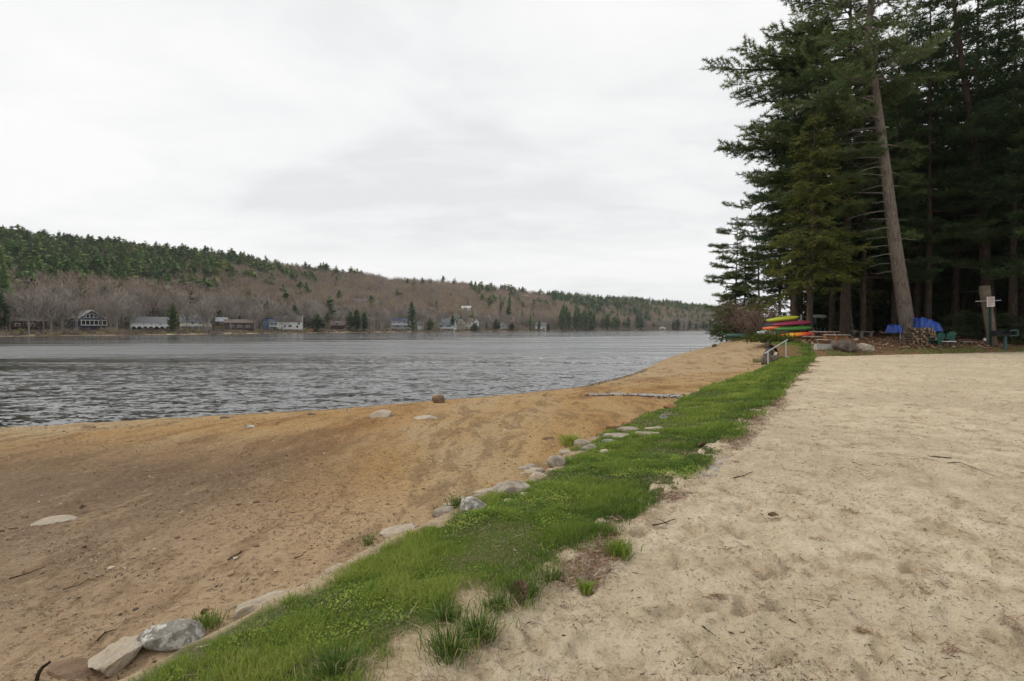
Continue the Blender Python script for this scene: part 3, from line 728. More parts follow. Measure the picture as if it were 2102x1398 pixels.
    if arcade:  # white arches under the deck
        a, b_ = [(v - 0.5) * Wd for v in deck['x']]; z = deck['z'] * Hh - 0.26; dp = deck.get('dp', 2.6)
        bw = (b_ - a) / arcade
        for k in range(arcade):
            xc_ = a + bw * (k + 0.5); r = bw * 0.40; pts = []
            zt_ = z; zs = z - r - 0.25
            top = [(xc_ - bw / 2, zs), (xc_ - bw / 2, zt_), (xc_ + bw / 2, zt_), (xc_ + bw / 2, zs)]
            arc = [(xc_ + r * math.cos(th_), zs + r * math.sin(th_) * 0.95) for th_ in np.linspace(0, math.pi, 9)]
            m = MB(); y_ = -dp + 0.1
            ring = [(xc_ + bw / 2, zs)] + [(xc_ + bw / 2, zt_)] * 4 + [(xc_, zt_)] + [(xc_ - bw / 2, zt_)] * 4 + [(xc_ - bw / 2, zs)]
            arcp = [(xc_ + r, zs)] + arc + [(xc_ - r, zs)]
            V = [(x_, y_, z_) for x_, z_ in ring] + [(x_, y_, z_) for x_, z_ in arcp] + [(x_, y_ - 0.18, z_) for x_, z_ in ring] + [(x_, y_ - 0.18, z_) for x_, z_ in arcp]
            n = len(ring); Fc = []
            for i in range(n - 1):
                Fc.append((i, i + 1, n + i + 1, n + i)); Fc.append((2 * n + i, 3 * n + i, 3 * n + i + 1, 2 * n + i + 1)); Fc.append((n + i, n + i + 1, 3 * n + i + 1, 3 * n + i))
            m.add(V, Fc); m.build('arch', P['white_paint'], o)
    if porch:  # glazed porch band: x0,x1,z0,z1 in house fractions, n bays
        a, b_ = [(v - 0.5) * Wd for v in porch[:2]]; z0, z1 = porch[2] * Hh, porch[3] * Hh; n = porch[4]
        m = MB(); m.box(((a + b_) / 2, -1.1, (z0 + z1) / 2), (b_ - a - 0.2, 2.0, z1 - z0 - 0.2), mat=1)
        for zz_ in (z0, z1): m.box(((a + b_) / 2, -1.12, zz_), (b_ - a + 0.2, 2.25, 0.30), mat=0)
        for k in range(n + 1): m.box((a + (b_ - a) * k / n, -2.14, (z0 + z1) / 2), (0.24, 0.16, z1 - z0), mat=0)
        m.build('porch', [P['white_paint'], P['window_glass']], o)
        for k in range(4):
            m = MB(); m.box((a + 0.2 + (b_ - a - 0.4) * k / 3, -1.9, (z0 + fz) / 2 - 0.1), (0.24, 0.24, z0 - fz - 0.1)); m.build('post', P['brown_siding'], o)
    HOUSES.append(o)
    return o

house('low dark red-brown cabin with a shallow roof, leftmost building on the far shore', 20, 89, 653, 680, 'side', 'red_brown_siding', 'brown_roof', 'cabin', rf=0.24, cat='cabin',
      windows=((0.3, 0.5, 0.10, 0.18), (0.6, 0.5, 0.14, 0.18)), chimney=(0.88, 1.12, 'white_paint'), deck=dict(x=(0.0, 0.9), z=0.34, dp=2.2, col='red_brown_siding'))
house('navy house with white-trimmed front gable and white framed glazed porch', 165, 212, 637, 677, 'front', 'navy_siding', 'dark_roof', rf=0.40, depth=17, yaw=14,
      windows=((0.36, 0.70, 0.09, 0.15), (0.50, 0.72, 0.10, 0.20), (0.64, 0.70, 0.09, 0.15), (0.24, 0.67, 0.06, 0.09), (0.76, 0.67, 0.06, 0.09)), porch=(0.08, 1.0, 0.24, 0.49, 6))
house('tall grey gabled house half hidden behind the arcaded white boathouse', 262, 296, 640, 664, 'front', 'grey_siding', 'brown_roof', hill=True, rf=0.28, windows=((0.35, 0.6, 0.14, 0.16), (0.62, 0.6, 0.14, 0.16), (0.5, 0.25, 0.2, 0.16)), trim=False)
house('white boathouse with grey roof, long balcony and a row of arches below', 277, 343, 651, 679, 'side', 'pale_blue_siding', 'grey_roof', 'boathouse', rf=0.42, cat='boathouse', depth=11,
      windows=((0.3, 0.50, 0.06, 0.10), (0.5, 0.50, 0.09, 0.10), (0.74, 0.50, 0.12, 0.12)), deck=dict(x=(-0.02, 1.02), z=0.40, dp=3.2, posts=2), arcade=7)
house('cream house with steep grey roof, white dormers and long white deck', 374, 428, 646, 678, 'side', 'cream_siding', 'slate_roof', rf=0.46, depth=11,
      windows=((0.42, 0.43, 0.10, 0.13), (0.66, 0.43, 0.08, 0.13), (0.3, 0.13, 0.10, 0.18), (0.42, 0.13, 0.06, 0.18)), dormers=((0.22, 0.76, 0.14, 0.30), (0.56, 0.76, 0.20, 0.34)), deck=dict(x=(0.0, 1.05), z=0.28, dp=3.0))
house('small cottage with pale blue-grey roof between the cream house and the dark cabin', 445, 466, 652, 668, 'side', 'brown_siding', 'pale_blue_siding', 'cottage', hill=True, rf=0.45, cat='cottage', windows=((0.5, 0.3, 0.3, 0.2),))
house('wide dark brown rustic cabin with open log balconies close to the water', 464, 519, 656, 681, 'side', 'brown_siding', 'brown_roof', 'cabin', rf=0.28, cat='cabin', windows=((0.25, 0.45, 0.12, 0.15), (0.5, 0.45, 0.12, 0.15), (0.78, 0.45, 0.12, 0.15)), deck=dict(x=(0, 1), z=0.3, dp=2.4, col='weathered_deck'))
house('square navy blue house with stacked white windows and a white deck', 541, 566, 654, 677, 'flat', 'blue_siding', 'navy_roof', rf=0.0, depth=9, windows=((0.62, 0.80, 0.34, 0.14), (0.62, 0.48, 0.34, 0.14), (0.14, 0.58, 0.14, 0.14)), deck=dict(x=(0.5, 1.55), z=0.30, dp=3.0, roof=0.62))
house('large white house with steep brown roof and a tall window gable', 570, 619, 649, 674, 'side', 'white_siding', 'brown_roof', rf=0.42, depth=11, windows=((0.30, 0.18, 0.10, 0.20), (0.52, 0.2, 0.12, 0.2), (0.86, 0.40, 0.10, 0.2), (0.80, 0.14, 0.08, 0.18)), dormers=((0.55, 0.60, 0.18, 0.52),))
house('long grey house with a white garage end up among the bare trees', 658, 703, 627, 641, 'side', 'grey_siding', 'brown_tan_roof', hill=True, rf=0.35, windows=((0.1, 0.3, 0.08, 0.4), (0.35, 0.3, 0.10, 0.3), (0.86, 0.42, 0.17, 0.34)))
house('pale many-windowed house with a chimney, highest on the wooded slope', 727, 778, 613, 631, 'side', 'beige_siding', 'grey_roof', hill=True, rf=0.3, windows=((0.62, 0.42, 0.30, 0.30), (0.2, 0.4, 0.2, 0.3), (0.9, 0.4, 0.1, 0.2)), chimney=(0.42, 1.2, 'white_siding'))
house('dark brown boathouse with open porch and little white-framed gable, between two dark conifers', 680, 707, 659, 682, 'side', 'brown_siding', 'brown_roof', 'boathouse', rf=0.4, cat='boathouse', dormers=((0.45, 0.7, 0.25, 0.42),), deck=dict(x=(0, 1), z=0.30, dp=2.2, col='red_brown_siding', roof=0.58))
house('blue-roofed white lodge with a long upper balcony, left of a bright green conifer', 803, 843, 654, 675, 'side', 'pale_blue_siding', 'navy_roof', 'lodge', rf=0.22, cat='lodge', depth=10, windows=((0.18, 0.62, 0.12, 0.16), (0.4, 0.62, 0.2, 0.16), (0.66, 0.62, 0.2, 0.16), (0.88, 0.62, 0.1, 0.16), (0.3, 0.22, 0.3, 0.16), (0.75, 0.22, 0.2, 0.16)), deck=dict(x=(-0.01, 1.01), z=0.40, dp=2.4))
house('tiny white gabled cottage right of the bright green conifer', 857, 869, 656, 671, 'front', 'white_siding', 'brown_tan_roof', 'cottage', rf=0.45, cat='cottage', depth=8, windows=((0.35, 0.3, 0.22, 0.28), (0.7, 0.3, 0.2, 0.28)))
house('grey-roofed white chalet with wide gable and white steps to the water', 899, 931, 654, 679, 'side', 'pale_blue_siding', 'slate_roof', 'chalet', rf=0.52, cat='chalet', yaw=-18, depth=12, dormers=((0.3, 0.62, 0.26, 0.3), (0.75, 0.62, 0.26, 0.34)), windows=((0.22, 0.38, 0.2, 0.12), (0.7, 0.36, 0.3, 0.14)), deck=dict(x=(0.3, 1.15), z=0.20, dp=3.4))
house('brown-roofed beige cottage behind the cream two-storey house', 939, 953, 655, 672, 'front', 'beige_siding', 'brown_tan_roof', 'cottage', rf=0.5, cat='cottage', depth=9, windows=((0.5, 0.3, 0.4, 0.2),))
house('cream two-storey house with low roof near the end of the houses', 952, 971, 653, 678, 'side', 'cream_siding', 'brown_tan_roof', rf=0.30, depth=9, windows=((0.25, 0.55, 0.2, 0.12), (0.6, 0.55, 0.2, 0.12), (0.3, 0.2, 0.26, 0.14), (0.75, 0.2, 0.2, 0.14)))
house('slim white house with balcony beside the cream two-storey house', 973, 983, 656, 676, 'front', 'white_siding', 'grey_roof', rf=0.25, depth=8, windows=((0.5, 0.6, 0.5, 0.12), (0.5, 0.25, 0.5, 0.14)))
house('grey and white gabled house on the bank above the chalet', 928, 943, 643, 657, 'front', 'grey_siding', 'grey_roof', hill=True, rf=0.4, windows=((0.4, 0.3, 0.2, 0.3), (0.7, 0.3, 0.2, 0.3)))
house('small white roofed house high on the slope above the cream house', 948, 967, 628, 638, 'side', 'white_siding', 'white_paint', hill=True, rf=0.4, windows=((0.4, 0.35, 0.3, 0.3),))
house('long low pale house on the slope left of the small white roofed one', 884, 918, 631, 641, 'side', 'beige_siding', 'brown_tan_roof', hill=True, rf=0.45, windows=((0.3, 0.3, 0.3, 0.25), (0.7, 0.3, 0.2, 0.25)))
house('long brown-grey shed under bare trees left of the chalet', 876, 897, 646, 660, 'side', 'beige_siding', 'brown_roof', 'shed', hill=True, rf=0.4, cat='shed', windows=((0.6, 0.3, 0.3, 0.2),))
house('pale blue gabled cottage with a white boathouse door by two dark conifers', 1026, 1040, 660, 679, 'front', 'pale_blue_siding', 'slate_roof', 'cottage', rf=0.4, cat='cottage', depth=9, windows=((0.5, 0.5, 0.36, 0.14), (0.7, 0.16, 0.4, 0.2)))
house('pink-walled house on the bank, alone among bare trees', 1040, 1056, 646, 660, 'front', 'pink_siding', 'brown_tan_roof', hill=True, rf=0.4, windows=((0.5, 0.35, 0.4, 0.3),))
house('white cottage half hidden by a dark fir at the far end of the houses', 1099, 1121, 662, 679, 'side', 'white_siding', 'grey_roof', 'cottage', rf=0.4, cat='cottage', depth=9, windows=((0.25, 0.3, 0.2, 0.2), (0.8, 0.3, 0.25, 0.2)))
house('small white boathouse alone under dark conifers, far right on the lake', 1353, 1366, 670, 678, 'front', 'white_paint', 'white_siding', 'boathouse', rf=0.35, cat='boathouse', depth=8, windows=((0.5, 0.35, 0.4, 0.3),))

# ---- docks, boats and small things along the far shore
def dock(x0, x1, y, label, sec=1.6, legs=True):
    xc = (x0 + x1) / 2; Y = float(Ysh(xc)) - 3.0; s = Y / F; Wd = (x1 - x0) * s
    p = ((xc - CX) * s, Y, ZW)
    o = empty('dock', p, math.atan2(-p[0], p[1]), label, 'dock', 'docks along the far shore')
    m = MB(); m.box((0, 0, 0.55), (Wd, sec, 0.28)); m.build('deck', P['weathered_deck'], o)
    n = max(2, int(Wd / 4) + 1)
    for k in range(n):
        m = MB(); m.box((-Wd / 2 + 0.2 + (Wd - 0.4) * k / (n - 1), -sec / 2 + 0.1, 0.1), (0.18, 0.18, 1.4)); m.build('post', P['brown_siding'], o)
for a in ((0, 27, 688, 'dark dock at the left end of the far shore'), (192, 238, 686, 'long dark dock in front of the navy house'), (428, 446, 684, 'short dock between the cream house and the dark cabin'), (476, 494, 684, 'dark dock below the rustic brown cabin'),
          (548, 604, 683, 'long dock with posts below the blue and white houses'), (612, 642, 683, 'dock beside the red chairs'), (676, 700, 682, 'dock under the dark brown boathouse'), (846, 862, 681, 'dock below the bright green conifer'), (934, 946, 680, 'dock beside the chalet steps'), (978, 1000, 679, 'low dock right of the cream house')):
    dock(*a[:3], a[3])
def far_at(px, y, d): 
    Y = float(Ysh(px)) + d; s = Y / F; return np.array(((px - CX) * s, Y, float(hillz(np.float64(px), np.float64(d))))), s
def boat(px, wpx, d, hull, label, name='rowing_boat'):
    p, s = far_at(px, 0, d); L = wpx * s; o = empty(name, p, 0.2, label, 'boat')
    xs = np.linspace(-0.5, 0.5, 9); V = []; Fc = []
    for x_ in xs:
        w_ = 0.18 * L * math.cos(x_ * 2.7) + 0.04; z1 = 0.5 + 0.5 * abs(x_) ** 2
        V += [(x_ * L, -w_, z1), (x_ * L, -w_ * 0.6, 0.05), (x_ * L, w_ * 0.6, 0.05), (x_ * L, w_, z1)]
    for i in range(8):
        for j in range(3): Fc.append((4 * i + j, 4 * i + 4 + j, 4 * i + 5 + j, 4 * i + 1 + j))
    m = MB(); m.add(V, Fc); m.build('hull', P[hull], o, smooth=True)
    m = MB()
    for k in (-0.15, 0.15): m.box((k * L, 0, 0.42), (0.3, 0.28 * L, 0.06))
    m.build('bench', P['brown_siding'], o)
for a in ((687, 10, 6, 'white_plastic', 'white boat pulled up below the dark brown boathouse'), (709, 6, 5, 'white_plastic', 'small white boat beside the round dark conifer'), (446, 11, 7, 'pale_hull', 'pale blue boat on the grass right of the cream house'), (246, 16, 9, 'white_plastic', 'long white boat under bushes left of the arcaded boathouse'), (155, 7, 20, 'white_plastic', 'white boat stored left of the navy house'), (1000, 12, 5, 'pale_hull', 'pale boat at the low dock right of the cream house'), (1066, 8, 4, 'white_plastic', 'white boat on the bank left of the narrow dark fir'), (1142, 12, 4, 'pale_hull', 'grey-white boat moored under the big dark conifers')):
    boat(*a)
for (px, lab) in ((635, 'red chair left on the far lawn'), (639, 'red chair middle on the far lawn'), (643.5, 'red chair right end on the far lawn')):
    p, s = far_at(px, 0, 8 + (px % 3)); o = empty('garden_chair', p, random.Random(px).uniform(-0.6, 0.6), lab.replace('left on', 'leftmost of three on').replace('middle on', 'between two others on').replace('right end on', 'rightmost of three on'), 'chair', 'red garden chairs on the far shore')
    m = MB(); m.box((0, 0, 0.45), (1.0, 1.0, 0.14)); m.build('seat', P['red_paint'], o)
    m = MB(); m.box((0, 0.45, 1.0), (1.0, 0.14, 1.3)); m.build('backrest', P['red_paint'], o)
    for sx_ in (-0.45, 0.45):
        m = MB(); m.box((sx_, 0, 0.36), (0.14, 0.9, 0.72)); m.build('arm', P['red_paint'], o)
p, s = far_at(621.6, 0, 8); o = empty('flagpole', p, 0, 'thin white flagpole right of the large white house', 'flagpole')
m = MB(); m.tube([(0, 0, -0.5), (0, 0, 11.5)], [0.14, 0.10], 6); m.build('pole', P['white_paint'], o)
m = MB(); m.tube([(0, 0, 11.4), (0, 0, 11.6), (0, 0, 11.75)], [0.1, 0.22, 0.05], 6); m.build('finial', P['white_paint'], o)
p, s = far_at(860.5, 0, 2); o = empty('water_slide', p, 0.2, 'small white slide standing at the dock under the bright green conifer', 'slide')
m = MB(); m.bar((-0.6, 0, 3.4), (1.6, 0, 0.2), 0.9, 0.18); m.build('chute', P['white_plastic'], o)
m = MB(); m.bar((-0.9, 0, 0), (-0.6, 0, 3.4), 0.9, 0.16); m.build('ladder', P['white_plastic'], o)
p, s = far_at(796, 0, 9); o = empty('street_lamp', (p[0], p[1], p[2]), 0, 'tall pale lamp post with a side arm left of the blue-roofed lodge', 'lamp post')
m = MB(); m.tube([(0, 0, -0.5), (0, 0, 11.0), (-0.4, 0, 11.6), (-3.6, 0, 12.2)], [0.16, 0.13, 0.12, 0.1], 6); m.build('pole', P['galvanised_steel'], o)
m = MB(); m.box((-3.9, 0, 12.2), (1.1, 0.4, 0.22)); m.build('lamp_head', P['galvanised_steel'], o)

# ---- single trees along the far shore
def group_far(kind, n, seed, Hs, Rr):
    protos = []
    for k in range(n):
        rg = np.random.default_rng(seed + k)
        H, r = Hs * rg.uniform(0.9, 1.1), Rr * rg.uniform(0.9, 1.1)
        tm = MB(); P_, rad = far_trunk(rg, H, 0.24 if kind == 'bare' else 0.25)
        tm.tube(P_, rad, 5)
        if kind == 'bare': tm.tube(P_ + np.array((0.5, 0.3, 0)) * np.linspace(0, 3, 4)[:, None], rad * 0.7, 5)
        cm = MB()
        if kind == 'conifer':
            V, Fc = far_conifer(rg, H, r, 330); cm.add(V, Fc, np.repeat(rg.uniform(0.15, 0.75, 330), 4))
        else:
            for b_ in range(9):
                az = rg.uniform(0, 6.28); z0 = H * rg.uniform(0.28, 0.6); L = H * rg.uniform(0.25, 0.42); sp_ = rg.uniform(0.35, 0.75)
                pts = [(0, 0, z0), (math.cos(az) * L * sp_ * 0.5, math.sin(az) * L * sp_ * 0.5, z0 + L * 0.4), (math.cos(az) * L * sp_, math.sin(az) * L * sp_, z0 + L)]
                tm.tube(pts, [0.10, 0.07, 0.025], 4)
            V, Fc = far_bare(rg, H, r, 330)
            for sl in (0,):
                cm.add(V, Fc, np.repeat(rg.uniform(0.2, 0.8, 330), 4))
        protos.append((tm, cm, H))
    return protos
FT_C = group_far('conifer', 4, 200, 16, 4.2)
FT_B = group_far('bare', 5, 300, 15, 4.6)
meshC = [(a.mesh('trunk', M_bark_dark), c.mesh('crown', M_far_conifer), H) for a, c, H in FT_C]
meshB = [(a.mesh('trunk', M_bark_grey), c.mesh('crown', M_twig_grey), H) for a, c, H in FT_B]
birch_trunks = [a.mesh('trunk', M_bark_birch) for a, c, H in FT_B]
def far_tree(kind, px, d, H, wide, label, group, rg):
    ms = meshC if kind == 'conifer' else meshB; k = int(rg.integers(len(ms))); tm, cm, H0 = ms[k]
    if kind == 'birch': tm = birch_trunks[k]
    p = hpos(px, d)
    o = empty({'conifer': 'conifer_tree', 'bare': 'bare_tree', 'birch': 'birch_tree'}[kind], p, rg.uniform(0, 6.28), label, 'tree', group)
    s = H / H0; o.scale = (s * wide, s * wide, s)
    for nm, me in (('trunk', tm), ('crown', cm)):
        c = bpy.data.objects.new(nm, me); COL.objects.link(c); c.parent = o
    return o
rg = np.random.default_rng(11)
# conifers that stand out: x, y of top, distance behind the shore, width factor, label
for (px, yt, d, wf, lab) in ((355, 625, 8, 1.1, 'dense green pine standing between the arcaded boathouse and the cream house'), (845, 618, 6, 1.05, 'bright green conifer beside the blue-roofed lodge'), (652, 645, 8, 1.5, 'round dark conifer left of the dark brown boathouse'),
                            (733, 634, 6, 1.5, 'broad dark green conifer right of the dark brown boathouse'), (720, 640, 9, 1.2, 'dark conifer close against the broad green one'), (748, 640, 9, 1.2, 'dark conifer between the broad green one and pale trunks'), (884, 652, 9, 1.1, 'short dark conifer left of the chalet'),
                            (929, 646, 14, 1.0, 'narrow dark conifer touching the chalet'), (975, 664, 5, 1.4, 'low round conifer in front of the slim white house'), (1019, 655, 6, 1.2, 'dark conifer left of the pale blue cottage'), (1051, 661, 6, 1.3, 'low dark conifer right of the pale blue cottage'),
                            (1089, 644, 6, 0.8, 'narrow dark fir standing alone before bare trees'), (1107, 656, 5, 1.0, 'dark fir half hiding a white cottage'), (1126, 664, 6, 1.2, 'squat dark conifer right of the half hidden white cottage'), (605, 625, 34, 1.1, 'loose-crowned pine above the large white house'), (549, 616, 40, 1.0, 'tall dark pine behind the square navy house'),
                            (10, 540, 30, 1.2, 'tall dark pine at the left edge of the far shore'), (2, 600, 12, 1.3, 'dark bushy conifer left of the low red-brown cabin'), (1046, 600, 160, 0.8, 'tall dark spire of a conifer among brown trees on the slope'), (1028, 613, 150, 0.9, 'slimmer dark conifer left of the tall spire on the slope'), (1072, 635, 60, 0.7, 'narrow bright conifer left of the lone dark fir')):
    p = hpos(px, d); H = (675 - yt) / F * p[1] + HC - p[2]
    far_tree('conifer', px, d, H, wf * 15.0 / max(H, 8), lab, 'conifers that stand out along the far shore', rg)
    hw_ = 4.2 * wf * F / p[1]; clear.append((px - hw_ * 0.7, px + hw_ * 0.7, yt + 3, 682, p[1]))
# dark conifers lining the shore at the right
for k in range(46):
    px = rg.uniform(1140, 1500); 
    if 1345 < px < 1372 or (1395 < px < 1425 and k % 3): px -= 160
    d = rg.uniform(3, 16); p = hpos(px, d); H = rg.uniform(17, 30) * (1.25 if px < 1215 else (0.95 if px < 1320 else 0.8))
    far_tree('conifer', px, d, H, 0.85 * 15 / H * rg.uniform(0.9, 1.35) + 0.25, 'dark conifer in the unbroken row along the distant shore', 'dark conifers lining the distant shore', rg)
# bare trees with visible grey trunks, between and behind the houses
for k in range(280):
    px = rg.uniform(-40, 1140) if k < 245 else rg.uniform(1320, 1490)
    d = rg.uniform(6, 75); p = hpos(px, d); H = rg.uniform(13, 21)
    y0_ = float(proj(np.array((p[0], p[1], p[2] + H)))[1]); wpx = 4.0 * F / p[1]
    if any(a - 2 < px < b_ + 2 and p[1] < Yh + 3 for (a, b_, yt, yb, Yh) in clear) and rg.uniform() < 0.60: continue
    far_tree('bare', px, d, H, 0.9, 'bare grey tree among the houses on the far shore', 'bare grey trees along the far shore', rg)
for (px, d, H, lab) in ((762, 8, 13, 'pale leaning trunk left of the lamp post on the far shore'), (768, 10, 12, 'slim pale trunk beside the leaning pale one'), (783, 9, 13, 'pale bare tree just left of the lamp post'), (801, 7, 11, 'pale trunk standing before the blue-roofed lodge'), (1109, 60, 24, 'forked white birch on the brown slope above the white cottage'), (1408, 8, 26, 'tallest white birch on the distant shore'), (1400, 9, 22, 'slim white birch left of the tallest one'), (1414, 12, 20, 'white birch right of the tallest one'), (884, 9, 14, 'pale pole-like trunk left of the chalet')):
    far_tree('birch', px, d, H, 0.6, lab, 'pale trunked trees on the far shore', rg)

far_tree('bare', 60, 6, 18, 1.0, 'large bare grey tree before the low red-brown cabin', 'bare grey trees along the far shore', rg)

# ---- the wooded hillside itself: one uncountable mass
def species(x, rel):
    p = 0.035
    if x < 110: p = 0.93 if rel < 0.60 else 0.25
    elif x < 300: p = 0.90 if rel < 0.58 else 0.18
    elif x < 450: p = 0.84 if rel < 0.50 else 0.12
    elif x < 560: p = 0.78 if rel < 0.36 else 0.09
    elif x < 650: p = 0.5 if rel < 0.18 else 0.08
    elif x < 770: p = 0.38 if rel < 0.07 else 0.03
    elif x < 965: p = 0.05 if rel < 0.06 else 0.015
    elif x < 1180: p = 0.97 if rel < 0.13 + 0.1 * (x - 965) / 215 else 0.06
    else: p = 0.82 if rel < 0.42 else (0.45 if rel > 0.7 else 0.22)
    return p
vc, vb = MB(), MB()
pend = []
rg = np.random.default_rng(5)
pools_c = [far_conifer(np.random.default_rng(400 + k), 15, (3.9, 5.2, 4.6)[k % 3], 130) for k in range(10)]
pools_b = [far_bare(np.random.default_rng(500 + k), 13.5, 4.9, 105) for k in range(10)]
cand = []
for k in range(10500):
    px = rg.uniform(-260, 1560); L = float(Lh(px)); v = rg.uniform(0, 1) ** 0.72
    d = 30 + v * (L + 40 - 30)
    cand.append((px, d))
cand = np.array(cand); Yc = Ysh(cand[:, 0]) + cand[:, 1]; Zc = hillz(cand[:, 0], cand[:, 1])
Xc = (cand[:, 0] - CX) / F * Yc
keepn = fbm(Xc * 0.02, Yc * 0.02, 131, 3)
for i in range(len(cand)):
    px, d = cand[i]; Y, z = Yc[i], Zc[i]
    yb = CY - 24 - (z - HC) / Y * F; sk = float(sky_y(px)); rel = (yb - sk) / (683 - sk) - 0.05
    con = rg.uniform() < np.clip(species(px, rel + (keepn[i] - 0.5) * 0.75) * (0.80 if px < 965 else 1), 0, 1)
    if con is False and rg.uniform() < 0.06: pass
    und = (not con) and d < 105 and px < 1000 and rg.uniform() < 0.42
    if und: con = True
    H = (15 * rg.uniform(0.6, 1.35) if not und else rg.uniform(6, 10)) if con else (13.5 + 3.5 * (d < 130)) * rg.uniform(0.75, 1.15)
    if rel > 0.85: H *= 0.9
    sc_ = H / (15 if con else 13.5)
    ytop = yb - H / Y * F; hw_ = 3.6 * F / Y
    blocked = False
    for (a, b_, yt, y1, Yh) in clear:
        if Y < Yh and px + hw_ * 0.75 > a and px - hw_ * 0.75 < b_ and ytop < y1 and yb > yt: blocked = True; break
    if blocked and rg.uniform() < (0.94 if d < 60 else 0.80): continue
    V, Fc = (pools_c if con else pools_b)[int(rg.integers(10))]
    a_ = rg.uniform(0, 6.28); ca, sa = math.cos(a_), math.sin(a_); w_ = sc_ * rg.uniform(0.85, 1.25)
    Q = np.empty_like(V); Q[:, 0] = (V[:, 0] * ca - V[:, 1] * sa) * w_ + Xc[i]; Q[:, 1] = (V[:, 0] * sa + V[:, 1] * ca) * w_ + Y; Q[:, 2] = V[:, 2] * sc_ + z
    if con:
        tn = np.clip(rg.normal(0.45, 0.24), 0, 1) * (0.4 if und else 1); vc.add(Q, Fc, np.clip(tn + np.repeat(rg.normal(0, 0.12, len(V) // 4), 4), 0, 1))
    else:
        tn = np.clip(0.25 + 0.45 * keepn[i] + 0.18 * (px > 900) + rg.normal(0, 0.12), 0, 0.85)
        if rg.uniform() < (0.07 if (640 < px) else 0.015): tn = 0.97
        vb.add(Q, Fc, np.clip(tn + np.repeat(rg.normal(0, 0.07, len(V) // 4), 4), 0, 1))
        # trunk sliver
        tr = np.array([(-0.16, 0, -0.5), (0.16, 0, -0.5), (0.07, 0, H * 0.7), (-0.07, 0, H * 0.7)]) + np.array((Xc[i], Y, z)); vb.add(tr, np.array([[0, 1, 2, 3]]), 0.15)
# brush along the far bank
bs_ = MB()
for k in range(900):
    px = rg.uniform(-60, 1480); d = rg.uniform(2.5, 16) if k % 3 else rg.uniform(30, 60); p = hpos(px, d); hh_ = rg.uniform(0.6, 2.6); n_ = 26
    c = rg.normal(0, 1, (n_, 3)) * np.array((hh_ * 0.55, hh_ * 0.55, hh_ * 0.3)); c[:, 2] = np.abs(c[:, 2]) + 0.1; V, Fc = tri_tufts(c, rg.normal(0, 0.4, (n_, 3)) + np.array((0, 0, 1)), 0.9, 0.22, 0.4, 3, rg)
    if any(a < px < b_ and p[1] < Yh and yt < 668 for (a, b_, yt, yb, Yh) in clear) and hh_ > 1.4: continue
    bs_.add(V + p, Fc, rg.uniform(0.0, 0.75) if rg.uniform() < 0.8 else 1.0)
o = bs_.build('shore_brush', M_far_bare); tag(o, 'low brown brush along the bank of the far shore', 'brush', None, 'stuff')
o = vc.build('hillside_conifers', M_far_conifer); tag(o, 'dark green conifers covering the top of the far hillside', 'woods', None, 'stuff')
o = vb.build('hillside_bare_woods', M_far_bare); tag(o, 'brown leafless trees covering the slope of the far hillside', 'woods', None, 'stuff')
# ------------------------------------------------------------------ rocks
def ico(sub):
    bm = bmesh.new(); bmesh.ops.create_icosphere(bm, subdivisions=sub, radius=1.0)
    V = np.array([v.co[:] for v in bm.verts]); Fc = np.array([[v.index for v in f.verts] for f in bm.faces]); bm.free(); return V, Fc
ICO4, ICO3 = ico(5), ico(4)
ROCKS = []
def slab(label, a, b_, wid, ht, kind, seed, lift=0.0, group=None):
    pa, pb = hit(*a), hit(*b_); rg = np.random.default_rng(seed); V, Fc = ICO4; V = V.copy(); d = pb - pa; L = float(np.hypot(d[0], d[1]))
    for k in range(6):
        n = rg.normal(size=3) * np.array((1, 1, 0.4)); n /= np.linalg.norm(n); s = V @ n - rg.uniform(0.6, 0.9); V -= np.maximum(s, 0)[:, None] * n * 0.9
    V[:, 2] = np.where(V[:, 2] > 0.25, 0.25 + (V[:, 2] - 0.25) * 0.25, V[:, 2])
    V *= (1 + (fbm(V[:, 0] * 3 + seed, V[:, 1] * 3 + V[:, 2] * 2, seed, 5) - 0.5) * 0.28)[:, None]
    V *= np.array((L * 0.52, wid * 0.5, ht)) / np.array((1, 1, 0.6)); V[:, 2] -= ht * 0.1
    m = MB(); m.add(V, Fc); o = m.build('rock', M_ROCK[kind], smooth=True); c = (pa + pb) / 2; c[2] = float(terrain(c[0], c[1])) + lift; o.location = c; o.rotation_euler = (0, R(-3), math.atan2(d[1], d[0]))
    for f in (-0.4, -0.2, 0, 0.2, 0.4): ROCKS.append((c[0] + d[0] * f, c[1] + d[1] * f, wid * 0.5))
    tag(o, label, 'rock', group); return o
